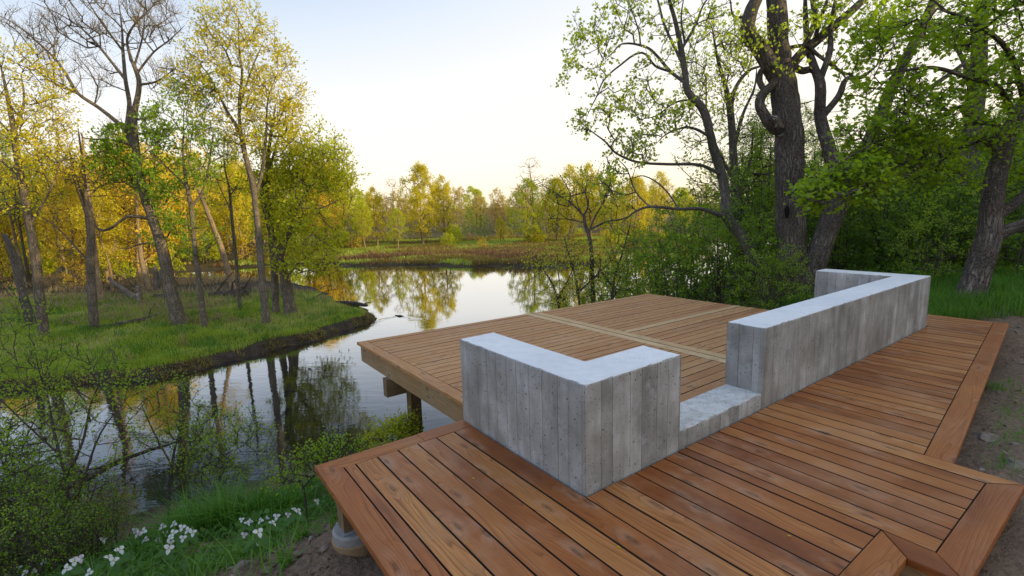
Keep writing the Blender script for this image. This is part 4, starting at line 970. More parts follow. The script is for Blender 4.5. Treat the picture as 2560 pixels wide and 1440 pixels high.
for i, (st, bl, lab) in enumerate([
    ([([(1400, 790), (1385, 720), (1350, 660), (1330, 630)], [3.4, 2.6, 2, 1]), ([(1392, 750), (1420, 700), (1440, 650)], [2.4, 2, 1])], [(1345, 665, 35, 45, 22), (1420, 680, 40, 50, 22), (1385, 740, 50, 35, 24)], 'thin leafy shoots over the water at the left end of the thicket, leaning left'),
    ([([(1450, 780), (1440, 700), (1420, 630), (1410, 590)], [3.4, 2.8, 2, 1]), ([(1446, 730), (1500, 680), (1540, 640)], [2.6, 2, 1])], [(1425, 630, 35, 50, 20), (1520, 660, 45, 45, 26), (1460, 710, 45, 40, 24)], 'thin leafy shoots over the water just left of the small forked tree'),
    ([([(1530, 780), (1535, 700), (1560, 620), (1575, 560)], [4, 3, 2.2, 1]), ([(1533, 720), (1490, 660), (1470, 620)], [2.6, 2, 1])], [(1560, 600, 45, 60, 34), (1550, 690, 50, 50, 40), (1500, 720, 50, 40, 30)], 'leafy shoots standing in the water just right of the small forked tree')]):
    photo_tree('bank_shrub', lab, 'shrub', 12.8, st, bl, leaf='leaf_lime' if i < 2 else 'leaf_fresh', lsize=.06, per=5, twl=.28, bark='twig', seed=70 + i, rt=.004, step=.3, twn=3, flare=1., sink=.2, spread=.5)
# ================================================================== woods in the distance (each kind built once, then copied)
class Pool:
    def __init__(s, root): s.root, s.used = root, False
    def put(s, x, y, rot, sc_, label, group, cat=None, name=None, z=None):
        z = tz(x, y) if z is None else z
        if not s.used:
            o = s.root; s.used = True; o.location = (x, y, z); o.rotation_euler = (0, 0, rot); o.scale = (sc_,) * 3; o['label'] = label; o['group'] = group
        else: o = dup(s.root, (x, y, z), rot, sc_, label, group)
        if cat: o['category'] = cat
        if name: o.name = name
        return o
K = {}
for k, a in dict(
    gold1=('far_tree', 101, 10, .17, (2.3, .12), 190, 'leaf_gold', 0.139, 21, 'bark_far'), gold2=('far_tree', 102, 10, .16, (1.9, .2), 160, 'leaf_gold', 0.139, 19, 'bark_far'),
    lime1=('far_tree', 103, 10, .17, (2.6, .08), 190, 'leaf_lime', 0.139, 21, 'bark_far'), lime2=('far_tree', 104, 10, .15, (2.0, .25), 150, 'leaf_lime', 0.132, 17, 'bark_far'),
    hill1=('far_tree', 105, 10, .17, (2.7, .15), 150, 'leaf_hill', 0.125, 15, 'bark_far'), hill2=('far_tree', 106, 10, .16, (2.3, .15), 140, 'leaf_hill', 0.125, 15, 'bark_far'),
    bare=('far_tree', 107, 10, .17, (2.6, .3), 120, 'leaf_hill', 0.059, 4, 'bark_far'), orange1=('woodland_tree', 108, 10, .14, (2.0, .15), 150, 'leaf_orange', 0.125, 17, 'bark_far'),
    orange2=('woodland_tree', 109, 10, .13, (1.9, .2), 140, 'leaf_gold', 0.119, 17, 'bark_far'), green=('far_tree', 110, 10, .17, (2.8, .05), 150, 'leaf_mid', 0.132, 15, 'bark_far'),
    wood1=('woodland_tree', 111, 10, .12, (1.9, .3), 130, 'leaf_fresh', 0.086, 11, 'bark_grey'), wood2=('woodland_tree', 112, 10, .10, (1.5, .45), 110, 'leaf_sprig', 0.073, 10, 'bark_grey'), wood3=('woodland_tree', 113, 10, .15, (2.4, .35), 150, 'leaf_dark', 0.092, 13, 'bark_dark')).items():
    K[k] = Pool(generic_tree(*a))
def atpx(px, d): return ((px - 1280) / FPX * d, d)
rs = np.random.RandomState(77)
FG = 'trees along the far shore'
for kind, px, d, h, lab in [
    ('gold1', 1062, 60, 9.6, 'big bright yellow-green tree in the middle of the far shore'), ('gold2', 1115, 62, 8.2, 'yellow-green tree joined to the right side of the big bright one on the far shore'),
    ('gold2', 945, 60, 7.0, 'yellow tree with a dark lower trunk at the left of the far shore'), ('lime2', 915, 57, 5.6, 'small yellow-green tree standing in the far marsh at its left end'),
    ('bare', 992, 66, 8.4, 'nearly bare grey tree left of the big bright yellow-green one'), ('lime2', 1000, 54, 4.6, 'thin pale green sapling at the front of the far marsh'),
    ('gold2', 1256, 62, 3.2, 'small bright yellow sapling in front of the dark green bushes'), ('bare', 1338, 62, 10.2, 'tall airy tree rising above the others right of centre'),
    ('lime1', 1325, 58, 7.4, 'round green tree below the tall airy one'), ('gold1', 1395, 60, 7.6, 'yellow tree right of the tall airy one'), ('orange2', 1430, 57, 8.8, 'orange-tinted tree behind the small forked tree'),
    ('gold2', 1475, 60, 9.0, 'golden tree behind the small forked tree, right side'), ('lime1', 1530, 58, 7.6, 'green-gold tree seen between the branches over the pond'), ('gold1', 1590, 56, 7.4, 'golden tree seen under the long bare limbs'), ('orange2', 1650, 60, 8.0, 'orange-lit tree behind the leaning maple'),
    ('green', 1180, 70, 4.2, 'dark green rounded tree right of the big bright one'), ('green', 1215, 66, 3.4, 'low dark green bush behind the yellow sapling'), ('green', 885, 58, 4.0, 'dark green bushy tree behind the left end of the marsh'), ('green', 1290, 70, 4.0, 'dark green bush right of the yellow sapling')]:
    x, y = atpx(px, d); K[kind].put(x, y, rs.uniform(0, 6), h / 10, lab, FG)
for i in range(95):                                                  # the wooded rise that closes the view
    px = 780 + i * 10.5 + rs.uniform(-10, 10); d = rs.uniform(76, 130); x, y = atpx(px, d)
    k = ['hill1', 'hill2', 'hill1', 'bare', 'lime1'][rs.randint(5)]
    h = rs.uniform(4.8, 8.2) * (d / 100) ** .8
    K[k].put(x, y, rs.uniform(0, 6), h / 10, {'h': 'tan budding tree in the hazy wood along the far horizon', 'b': 'bare grey tree in the hazy wood along the far horizon', 'l': 'pale green tree in the hazy wood along the far horizon'}[k[0]], 'trees in the hazy wood on the far horizon: ' + {'h': 'tan', 'b': 'bare', 'l': 'green'}[k[0]])
for i in range(90):                                                  # sunlit woods on the left
    px = rs.uniform(-250, 860); d = rs.uniform(44, 80); x, y = atpx(px, d)
    if sdist(FAR, np.array([x]), np.array([y]))[0] < 1: y += 6; x *= 1.08
    k = ['orange1', 'orange2', 'orange1', 'lime2', 'gold2'][rs.randint(5)]
    K[k].put(x, y, rs.uniform(0, 6), rs.uniform(.75, 1.1), {'o': 'orange-lit tree in the sunny woods behind the grassy point', 'l': 'light green tree in the sunny woods behind the grassy point', 'g': 'yellow tree in the sunny woods behind the grassy point'}[k[0]] , 'trees in the sunny woods on the left: ' + {'o': 'orange', 'l': 'green', 'g': 'yellow'}[k[0]])
for i in range(22):
    px = rs.uniform(-260, 420); d = rs.uniform(27, 40); x, y = atpx(px, d)
    k = ['orange1', 'orange2', 'wood2'][rs.randint(3)]
    K[k].put(x, y, rs.uniform(0, 6), rs.uniform(.6, .95), {'o': 'slender orange-lit tree at the back of the grassy point', 'w': 'slender green tree at the back of the grassy point'}[k[0]], 'slender trees at the back of the grassy point: ' + {'o': 'orange', 'w': 'green'}[k[0]])
n = 0
while n < 46:                                                        # shaded forest on the right
    px = rs.uniform(1530, 2750); d = rs.uniform(14.5, 42); x, y = atpx(px, d)
    if sdist(NEAR, np.array([x]), np.array([y]))[0] < .4: continue
    k = ['wood1', 'wood2', 'wood3', 'wood3', 'wood1'][rs.randint(5)]
    hmax = (.60 if px < 2000 else .55) * (d / 20) ** .6
    K[k].put(x, y, rs.uniform(0, 6), rs.uniform(.6, 1) * hmax, {'1': 'young green tree in the shaded forest behind the wall', '2': 'thin pale-leaved tree in the shaded forest behind the wall', '3': 'dark-leaved tree in the shaded forest behind the wall'}[k[-1]], 'trees in the shaded forest on the right: ' + k[-1], name='woodland_tree'); n += 1

# shrubs
S = {}
for k, a in dict(u1=('forest_shrub', 201, 2.4, 1.3, 7, 130, 'leaf_fresh', .058, 7), u2=('forest_shrub', 202, 2.8, 1.2, 8, 130, 'leaf_mid', .062, 7), u3=('forest_shrub', 203, 2.2, 1.4, 6, 160, 'leaf_dark', .07, 9),
                 near1=('bank_shrub', 204, 1.7, .9, 7, 105, 'leaf_fresh', .034, 5, .20), near2=('bank_shrub', 205, 1.5, .95, 7, 105, 'leaf_mid', .038, 5, .19), sun=('sunny_bush', 206, 2.2, 1.4, 6, 150, 'leaf_lime', .10, 8), yel=('bank_shrub', 207, 1.0, .55, 6, 110, 'leaf_lime', .035, 8, .12),
                 tan=('forest_shrub', 208, 2.2, 1.2, 7, 120, 'leaf_orange', .08, 5)).items():
    S[k] = Pool(shrub(*a))
UG = 'leafy shrubs under the trees behind the deck'
for px, d, s, k in [(1530, 13.4, .8, 'u1'), (1590, 13.2, .9, 'u1'), (1650, 14.2, 1.0, 'u2'), (1700, 13.0, 1.0, 'u1'), (1760, 14.0, 1.15, 'u1'), (1810, 12.6, 1.0, 'u2'), (1870, 12.4, .9, 'u1'), (1900, 14.5, 1.2, 'u2'), (1930, 10.6, .62, 'u1'), (1965, 10.8, .5, 'u1'), (1990, 13.5, 1.1, 'u2'),
                    (1620, 16.5, 1.2, 'u1'), (1720, 17, 1.3, 'u2'), (1830, 17.5, 1.4, 'u1'), (1940, 18, 1.3, 'u3'), (2090, 13, 1.0, 'u3'), (2150, 15, 1.2, 'u3'), (2210, 13.2, 1.0, 'u2'), (2290, 12.5, 1.0, 'u3'), (2370, 11.8, .85, 'u1'), (2340, 10.2, .62, 'u1'),
                    (2520, 11.5, 1.0, 'u3'), (2570, 10, .8, 'u2'), (2470, 12, 1.1, 'u3'), (2630, 12, 1.2, 'u3'), (2250, 17, 1.3, 'u3'), (2420, 16, 1.5, 'u3'), (2340, 18, 1.5, 'u3'), (2540, 17, 1.6, 'u3'), (2130, 19, 1.4, 'u3'), (2040, 16, 1.2, 'u2'), (2190, 23, 1.8, 'u3'), (2330, 25, 2.0, 'u3'), (2480, 24, 2.0, 'u3'), (2040, 23, 1.6, 'u3'), (2620, 22, 2, 'u3'),
                    (1560, 18.5, 1.0, 'u1'), (1660, 20, 1.2, 'u2'), (1780, 22, 1.5, 'u1'), (1900, 23, 1.6, 'u2')]:
    x, y = atpx(px, d)
    if k == 'u1' and px == 2340: lab, g = 'small bright green shrub at the foot of the bent maple', None
    else: lab, g = {'u1': 'fresh green leafy shrub in the thicket behind the deck', 'u2': 'mid green leafy shrub in the thicket behind the deck', 'u3': 'dark green shrub in the shade of the right-hand forest'}[k], UG + ': ' + {'u1': 'fresh green', 'u2': 'mid green', 'u3': 'dark green'}[k]
    o = S[k].put(x, y, rs.uniform(0, 6), s, lab, g or UG)
    o.location.z = max(o.location.z, ZW - .1) - .05
    if g is None and 'group' in o: del o['group']
for px, d, s, k, lab in [(1395, 12.6, .7, 'u1', 'sparse shrub leaning over the water at the left end of the thicket'), (1440, 12.9, .75, 'u1', 'sparse shrub over the water left of the small forked tree')]:
    x, y = atpx(px, d); o = S[k].put(x, y, 1, s, lab, UG); o.location.z = ZW + .1
    if 'group' in o: del o['group']
BG = 'leafy shrubs on the near bank at lower left'
for px, py, d, s, k in [(-60, 1180, 5.6, .95, 'near1'), (30, 1290, 5.2, .75, 'near2'), (140, 1330, 5.3, .62, 'near2'), (-140, 1040, 6.4, 1.2, 'near2'), (-70, 1080, 7.0, .95, 'near1'), (60, 1260, 6.2, .7, 'near2'), (235, 1345, 5.2, .5, 'near2'), (-20, 1360, 4.8, .72, 'near2'), (90, 1400, 4.6, .5, 'near1'), (170, 1390, 4.9, .5, 'near2'), (-140, 1280, 4.8, 1.0, 'near1'), (-60, 930, 8.2, 1.2, 'near1'), (270, 1330, 5.6, .4, 'near1'), (10, 1240, 5.8, .8, 'near2'), (200, 1300, 6.2, .55, 'near2')]:
    P = at(px, py, d); x, y = P[0], P[1]
    o = S[k].put(x, y, rs.uniform(0, 6), s, {'near1': 'fresh green small-leaved shrub tangled on the near bank at lower left', 'near2': 'darker green small-leaved shrub tangled on the near bank at lower left'}[k], BG + ': ' + k.replace('near1', 'fresh').replace('near2', 'dark'))
    o.location.z = max(tz(x, y), ZW - .2)
def spray(name, label, d, stems, blobs, seed, leaf='leaf_fresh', lsize=.034, per=4):
    return photo_tree(name, label, 'shrub', d, stems, blobs, leaf=leaf, lsize=lsize, per=per, twl=.14, bark='twig', seed=seed, rt=.0022, step=.15, twn=3, flare=1., sink=.15, spread=.5)
spray('bank_shrub', 'thin-stemmed leafy shrub hanging over the dark water of the near channel', 6.4,
      [([(420, 1290), (425, 1200), (440, 1110), (470, 1020)], [4, 3.4, 2.6, 1]), ([(425, 1200), (480, 1120), (560, 1070)], [2.6, 2, 1]), ([(430, 1160), (380, 1080), (350, 1010)], [2.4, 2, 1]), ([(425, 1230), (520, 1160), (620, 1110)], [2.6, 2, 1])],
      [(560, 1080, 90, 60, 70), (620, 1120, 70, 50, 50), (480, 1060, 60, 60, 40), (400, 1090, 60, 70, 36), (500, 1160, 80, 40, 46), (560, 1180, 60, 40, 30), (440, 990, 50, 50, 20), (360, 990, 60, 60, 26)], 61)
spray('bank_shrub', 'tall sparse shrub with thin grey stems at the left end of the channel', 5.6,
      [([(180, 1330), (165, 1200), (140, 1100), (120, 1000), (100, 900)], [5, 4, 3.4, 2.6, 1]), ([(165, 1200), (210, 1100), (230, 1000), (280, 900)], [4, 3, 2.4, 1]), ([(175, 1290), (215, 1200), (260, 1080), (330, 990)], [3.4, 3, 2.2, 1]), ([(150, 1130), (60, 1050), (0, 980), (-60, 930)], [3, 2.4, 2, 1])],
      [(250, 930, 70, 60, 36), (130, 920, 80, 60, 36), (300, 1010, 70, 70, 36), (180, 1030, 80, 70, 40), (40, 960, 80, 70, 40), (60, 1080, 80, 60, 34), (240, 1130, 70, 60, 30), (20, 830, 70, 60, 26), (90, 760, 60, 50, 12)], 62)
spray('bank_shrub', 'small yellow-green shrub on the bank around the post under the lower deck', 6.2,
      [([(985, 1125), (980, 1090), (975, 1060)], [3, 2, 1]), ([(985, 1110), (1010, 1080), (1020, 1060)], [2, 1.6, 1])], [(985, 1085, 45, 28, 60), (1010, 1075, 30, 24, 24), (950, 1095, 30, 18, 18)], 63, 'leaf_lime', .04, 6)
spray('bank_shrub', 'low green shrub beside the channel along the edge of the upper platform', 4.9,
      [([(760, 1225), (745, 1195), (725, 1170)], [3, 2, 1]), ([(760, 1215), (820, 1150), (870, 1115)], [2.4, 2, 1])], [(730, 1185, 50, 30, 30), (850, 1125, 55, 20, 34), (790, 1150, 40, 22, 20)], 64, 'leaf_fresh', .032, 5)
for i, (px, d, s) in enumerate([(290, 33, .9), (190, 30, .7), (420, 40, .9), (80, 36, 1.2), (-60, 30, 1.2), (520, 46, 1.2), (330, 46, 1.1), (620, 47, 1.), (140, 48, 1.3), (230, 50, 1.3), (30, 44, 1.4), (720, 48, 1.2), (450, 52, 1.3), (570, 55, 1.4)]):
    x, y = atpx(px, d)
    o = S['sun' if i % 3 != 1 or i == 0 else 'tan'].put(x, y, rs.uniform(0, 6), s, 'bright yellow-green bush among the trunks at the back of the grassy point' if i == 0 else 'sunlit bush in the left woods' if i % 3 != 1 else 'tan budding bush in the left woods', 'sunlit bushes in the left woods' if i % 3 != 1 else 'tan bushes in the left woods')
    o.location.z = max(o.location.z, ZW)
    if i == 0: del o['group']
for i in range(26):                                                  # low bushes along the far marsh edge
    px = rs.uniform(850, 1680); d = rs.uniform(52, 76); x, y = atpx(px, d)
    k = 'sun' if i % 2 else 'tan'
    o = S[k].put(x, y, rs.uniform(0, 6), rs.uniform(.45, .9), {'sun': 'low yellow-green bush at the edge of the far marsh', 'tan': 'low orange-brown bush at the edge of the far marsh'}[k], 'low bushes at the edge of the far marsh: ' + {'sun': 'green', 'tan': 'brown'}[k], name='marsh_bush')

# ================================================================== grass and ground cover (uncountable)
def blades(name, P, h, w, mat, lean=.35, rs=rs, kind='stuff', cat='grass', label=None, curve=.5, clump=None):
    P = np.asarray(P, float); n = len(P); a = rs.uniform(0, 2 * PI, n); l = np.abs(rs.normal(size=n)) * lean
    h = h * rs.uniform(.5, 1.25, n)
    dx = np.stack([np.cos(a), np.sin(a), 0 * a], 1); side = np.stack([-np.sin(a), np.cos(a), 0 * a], 1); up = np.array([0, 0, 1.])
    w = np.broadcast_to(w, (n,))
    p1 = P + (h * .55)[:, None] * up + dx * (h * l * .35)[:, None]; p2 = P + (h * (1 - .25 * l))[:, None] * up + dx * (h * l)[:, None] * (1 + curve)
    V = np.stack([P - side * w[:, None] * .5, P + side * w[:, None] * .5, p1 - side * w[:, None] * .38, p1 + side * w[:, None] * .38, p2], 1).reshape(-1, 3)
    b = np.arange(n)[:, None] * 5; L = np.concatenate([b + np.array([[0, 1, 3, 2]]), b + np.array([[2, 3, 4]])], 1).ravel(); Sz = np.tile([4, 3], n)
    v = np.repeat(np.clip(rs.uniform(size=n) + (0 if clump is None else clump), 0, 1), 5)
    return mesh_np(name, V, L, Sz, [M[mat]], {'v': v})
def scatter(n, box, ok):
    x = rs.uniform(box[0], box[1], n); y = rs.uniform(box[2], box[3], n); k = ok(x, y); x, y = x[k], y[k]
    return np.stack([x, y, terrain(x, y)], 1)
# grassy point: dense nearest the water, thinning towards the woods
P = scatter(230000, (-26, -5, 11.5, 26), lambda x, y: (sdist(PEN, x, y) + (fbm(x * .9, y * .9, 3, 3) - .5) * .7 > .38) & (rs.uniform(size=len(x)) < .25 + .9 * fbm(x * 1.1, y * 1.1, 300, 3)) & (rs.uniform(size=len(x)) < np.clip(1.25 - (y - 12) / 22, .2, 1)))
hh = .09 + .16 * fbm(P[:, 0] * .8, P[:, 1] * .8, 310, 3) ** 1.5
tag(link('grass', blades('grass', P, hh, .016, 'grass', .7, clump=(fbm(P[:, 0] * .45, P[:, 1] * .45, 320, 3) - .50) * 1.5)), 'short green grass with tan patches covering the point across the channel', 'grass', kind='stuff')
P = scatter(60000, (-22, -5, 11.5, 26), lambda x, y: (sdist(PEN, x, y) > .5) & (fbm(x * 2.2, y * 2.2, 520, 3) > .585))
tag(link('tall_grass', blades('tall_grass', P, .26, .014, 'grass_tall', .8, clump=(fbm(P[:, 0] * .6, P[:, 1] * .6, 530, 2) - .5))), 'taller darker grass tufts dotted over the point', 'grass', kind='stuff')
P = scatter(26000, (-40, -8, 18, 38), lambda x, y: (sdist(PEN, x, y) > .6) & (fbm(x * .35, y * .35, 330, 3) > .53))
tag(link('dry_grass', blades('dry_grass', P, .34, .03, 'straw', 1.0)), 'flattened tan dry grass lying among the trunks on the point', 'grass', kind='stuff')
P = scatter(60000, (-16, -5, 11.5, 23), lambda x, y: np.abs(sdist(PEN, x, y) + (fbm(x * .9, y * .9, 3, 3) - .5) * .6 - .16) < .2)
P = P[(fbm(P[:, 0] * 1.6, P[:, 1] * 1.6, 510, 3) > .47)]
tag(link('bank_roots', blades('bank_roots', P, .12, .022, 'reed', 1.5)), 'brown roots and dead stems along the undercut bank of the point', 'roots', kind='stuff')
P = scatter(150000, (-26, 24, 37, 74), lambda x, y: (sdist(FAR, x, y) + (fbm(x * .9, y * .9, 3, 3) - .5) * 1.5 > .3) & (rs.uniform(size=len(x)) < .15 + fbm(x * .3, y * .3, 340, 3)))
hh = .2 + .5 * fbm(P[:, 0] * .22, P[:, 1] * .22, 350, 3)
red = (fbm(P[:, 0] * .16, P[:, 1] * .3, 360, 2) > .66) & (P[:, 1] < 52); grn = (~red) & (fbm(P[:, 0] * .22, P[:, 1] * .3, 370, 3) > .50)
tag(link('marsh_plants', blades('marsh_plants', P[~red & ~grn], hh[~red & ~grn], .07, 'reed', .5)), 'orange-brown marsh plants covering the low far shore', 'marsh plants', kind='stuff')
tag(link('marsh_reeds', blades('marsh_reeds', P[red], hh[red], .06, 'reed_red', .4)), 'reddish brown reeds in patches at the front of the far marsh', 'reeds', kind='stuff')
tag(link('marsh_grass', blades('marsh_grass', P[grn], hh[grn] * .6, .07, 'grass', .5)), 'green grass in patches along the far marsh', 'grass', kind='stuff')
# forest floor on the right
P = scatter(90000, (3.5, 24, 8, 30), lambda x, y: (sdist(NEAR, x, y) > .3) & (y > 9.5 + .0 * x) & (rs.uniform(size=len(x)) < np.clip(16 / y, .2, 1)))
tag(link('undergrowth', leaf_mesh('undergrowth', P + np.stack([0 * P[:, 0], 0 * P[:, 0], rs.uniform(.03, .45, len(P)) ** 1.5], 1), .085 * rs.uniform(.6, 1.3, len(P)), M['leaf_dark'], OVAL, 1.0, None, .1)), 'low dark green undergrowth covering the forest floor on the right', 'undergrowth', kind='stuff')
P = scatter(26000, (5.8, 12, 6.9, 10.5), lambda x, y: (y > 7.05 + .10 * (x - 6)) & (rs.uniform(size=len(x)) < fbm(x * 1.2, y * 1.2, 380, 3) * 1.3))
tag(link('grass', blades('grass', P, .30, .012, 'grass_tall', .55)), 'longer green grass under the trees beyond the right end of the platform', 'grass', kind='stuff')
# near bank at lower left
def nb(x, y): return (sdist(NEAR, x, y) > .15) & ~((x > -1.45) & (y < 3.2 + .7 * (x + 1.3)))
P = scatter(60000, (-9, -1.2, 1.6, 8.5), lambda x, y: nb(x, y) & (sdist(NEAR, x, y) > 1.9) & (x < -1.9 + .25 * (y - 2)) & (fbm(x * 1.4, y * 1.4, 400, 3) + .12 * (y - 3.4) - .10 * (x + 3) > .50))
tag(link('ground_cover', leaf_mesh('ground_cover', P + np.stack([0 * P[:, 0], 0 * P[:, 0], rs.uniform(.01, .16, len(P))], 1), .045 * rs.uniform(.6, 1.5, len(P)), M['herb'], OVAL, 1.1, None, .1)), 'low leafy green plants carpeting the near bank at lower left', 'ground cover', kind='stuff')
P = scatter(2200, (-5, -1.0, 2.6, 5.2), lambda x, y: nb(x, y) & (sdist(NEAR, x, y) > 2.3) & (fbm(x * 1.1, y * 1.1, 410, 3) > .46))
tag(link('grass', blades('grass', P, .22, .007, 'grass_tall', .7)), 'thin wispy grass on the near bank between the flowers and the water', 'grass', kind='stuff')
P = scatter(9000, (3.0, 9, 2.0, 6.4), lambda x, y: (x * CY - y * SY > -9) & (fbm(x * .9, y * .9, 420, 3) > .60) & (y < 6.0) & (((x - 0) * SY + y * CY * 0) > 2.2))
def off_deck(P, m=.12):
    # keep plants clear of both decks (deck coordinates)
    dx = P[:, 0] * SY + P[:, 1] * CY - 1.8243; dy = -P[:, 0] * CY + P[:, 1] * SY - 1.8607
    yo = np.where(dx < 2.0, -1.48, -1.16 + (dx - 1.95) * .108)
    return (dy < yo - m) | (dx > 7.0 + m) | (dx < -1.13 - m) | ((dy > 1.36 + m) & (dx < .42))
P = P[off_deck(P)]
tag(link('grass', blades('grass', P, .10, .006, 'grass_tall', .9)), 'small sprigs of grass scattered over the bare soil on the right', 'grass', kind='stuff')
def clump(name, label, px, py, n, r, h, seed, group=None, mat='grass_tall', lean=.42, w=.013):
    q, d = ground_hit(px, py); r2 = np.random.RandomState(seed)
    rr = r * np.sqrt(r2.uniform(size=n)); a = r2.uniform(0, 6.28, n); x = q[0] + rr * np.cos(a); y = q[1] + rr * np.sin(a)
    P = np.stack([x, y, terrain(x, y) - .02], 1) - q
    o = link(name, blades(name, P, h, w, mat, lean, r2, curve=.6)); o.location = q
    return tag(o, label, 'grass', group)
TG = None
clump('grass_clump', 'big dense clump of long dark green grass at the water edge, left of the platform', 520, 1345, 850, .36, .50, 1)
clump('grass_clump', 'tall grass clump nearest the corner of the platform, above the small group of white flowers', 700, 1290, 700, .34, .38, 2)
clump('grass_clump', 'long grass clump at the left of the row, behind the large group of white flowers', 400, 1385, 220, .24, .36, 3)
clump('grass_clump', 'grass clump in the middle of the row at the water edge', 615, 1320, 400, .28, .46, 4)
clump('grass_tuft', 'small grass tuft growing from the bare soil in front of the footing', 715, 1425, 26, .04, .18, 5, lean=.6)
clump('grass_tuft', 'small leafy tuft on the soil right beside the footing', 755, 1350, 20, .04, .13, 6, lean=.7, w=.016)
clump('grass_tuft', 'grass tuft on the bare soil beside the narrow walkway on the right', 2480, 985, 60, .10, .12, 7, lean=.8, w=.006)
clump('dry_stalks', 'pale dry stalks standing in the grass of the point near the water', 462, 868, 26, .12, .75, 8, mat='straw', lean=.4, w=.012)
clump('dry_stalks', 'thin pale dry stalks in the grass of the point, left of the taller ones', 330, 905, 18, .14, .6, 9, mat='straw', lean=.4, w=.012)

P = np.concatenate([scatter(5000, (2.4, 11, 1.6, 6.6), lambda x, y: y > 0), scatter(2600, (-3.4, -.6, 1.5, 3.6), lambda x, y: y > 0)]); P = P[off_deck(P, .04)]
tag(link('leaf_litter', leaf_mesh('leaf_litter', P + np.array([0, 0, .008]), .035 * rs.uniform(.4, 1.4, len(P)), M['litter'], DIAMOND, 2., None, 0.)), 'brown leaf litter and bits of bark scattered over the bare soil', 'leaf litter', kind='stuff')
def pebbles():
    P = np.concatenate([scatter(3000, (2.4, 10, 1.6, 6.6), lambda x, y: fbm(x * 2, y * 2, 610, 2) > .45), scatter(700, (-3.2, -.6, 1.5, 3.4), lambda x, y: y > 0)]); P = P[off_deck(P, .05)]
    bm = bmesh.new(); bmesh.ops.create_icosphere(bm, subdivisions=1, radius=1); bv = np.array([v.co[:] for v in bm.verts]); bf = np.array([[v.index for v in f.verts] for f in bm.faces]); bm.free()
    n = len(P); s = .005 + .03 * rs.uniform(size=n) ** 4 ; sc3 = s[:, None] * np.stack([rs.uniform(.7, 1.4, n), rs.uniform(.7, 1.4, n), rs.uniform(.4, .8, n)], 1)
    V = P[:, None] + (bv[None] * (1 + .25 * rs.normal(size=(n, len(bv), 1)))) * sc3[:, None]
    L = (np.arange(n)[:, None, None] * len(bv) + bf[None]).ravel()
    tag(link('pebbles', mesh_np('pebbles', V.reshape(-1, 3), L, np.full(n * len(bf), 3), [M['clod']])), 'small pebbles and crumbs of earth scattered over the bare soil', 'pebbles', kind='stuff')
pebbles()
# ================================================================== trilliums
def trillium():
    t = thing('trillium', 'white trillium', 'flower', (0, 0, 0)); r2 = np.random.RandomState(5)
    W = Wood(); W.tube([(0, 0, -.03), (.004, 0, .1), (.002, .003, .20)], [.0035, .003, .003], 5); W.tube([(.002, .003, .20), (.016, -.006, .235), (.026, -.012, .262)], [.002, .002, .003], 5); link('stem', W.mesh('stem', M['herb']), t)
    def petalset(name, c, n, L, Wd, tilt, cup, mat, ax, ph):
        ax = np.array(ax, float); ax /= np.linalg.norm(ax); e1 = np.cross(ax, (0, 1, 0)); e1 /= np.linalg.norm(e1); e2 = np.cross(ax, e1); V, F = [], []
        for k in range(n):
            a = ph + k * 2 * PI / n; d = e1 * math.cos(a) + e2 * math.sin(a); s_ = np.cross(ax, d); b = len(V)
            prof = [(0, .12), (.2, .72), (.45, 1.), (.72, .75), (.9, .35), (1, .0)]
            for f, w in prof:
                q = np.array(c) + d * L * f * math.cos(tilt) + ax * (L * f * math.sin(tilt) - cup * L * f * f)
                for sgn in (-1, 0, 1): V.append(q + s_ * sgn * w * Wd * .5 + ax * abs(sgn) * w * Wd * .12)
            for i in range(len(prof) - 1):
                for j in (0, 1): F.append((b + i * 3 + j, b + i * 3 + j + 1, b + i * 3 + j + 4, b + i * 3 + j + 3))
        me = mesh_np(name, V, [i for f in F for i in f], [4] * len(F), [M[mat]], {'v': np.full(len(V), .5)}, smooth=True); return link(name, me, t)
    petalset('leaf_whorl', (.002, .003, .20), 3, .125, .105, .12, .35, 'herb', (.05, 0, 1), .4)
    petalset('sepals', (.026, -.012, .262), 3, .035, .012, .5, .3, 'herb', (.5, -.35, .8), 1.2)
    petalset('petals', (.028, -.013, .264), 3, .058, .040, .45, .45, 'petal', (.5, -.35, .8), .15)
    bm = bmesh.new(); bmesh.ops.create_uvsphere(bm, u_segments=8, v_segments=6, radius=.007, matrix=Matrix.Translation((.031, -.015, .272)))
    me = bpy.data.meshes.new('stamens'); bm.to_mesh(me); bm.free(); me.materials.append(M['leaf_gold']); link('stamens', me, t)
    return t
TR = trillium(); first = True
pinkm = None
FLW = [(60, 1420, 0), (75, 1436, 0), (20, 1438, 0), (135, 1415, 0), (190, 1425, 0), (205, 1400, 0), (218, 1410, 1), (265, 1415, 0), (180, 1438, 0), (262, 1368, 0), (345, 1335, 0), (365, 1345, 1), (380, 1342, 0), (366, 1362, 1), (410, 1335, 0), (425, 1338, 0), (444, 1330, 0), (463, 1328, 0), (474, 1332, 0), (488, 1345, 0), (415, 1395, 0), (440, 1352, 0), (405, 1350, 0),
       (614, 1298, 0), (640, 1300, 1), (650, 1296, 0), (680, 1288, 0), (716, 1293, 1), (728, 1288, 0), (610, 1335, 1), (650, 1340, 0), (634, 1362, 0), (686, 1322, 0), (787, 1258, 0), (460, 1275, 0), (352, 1352, 0), (395, 1362, 0), (432, 1362, 0), (456, 1345, 0), (300, 1412, 0), (320, 1390, 0), (470, 1350, 0), (110, 1432, 0), (240, 1436, 0), (625, 1312, 0), (665, 1305, 0), (700, 1302, 0), (740, 1296, 0), (660, 1352, 0)]
def pink_petals(o):
    for ch in list(o.children):
        if ch.name.startswith('petals'):
            me = ch.data.copy(); me.materials.clear(); me.materials.append(M['petal_pink']); ch.data = me
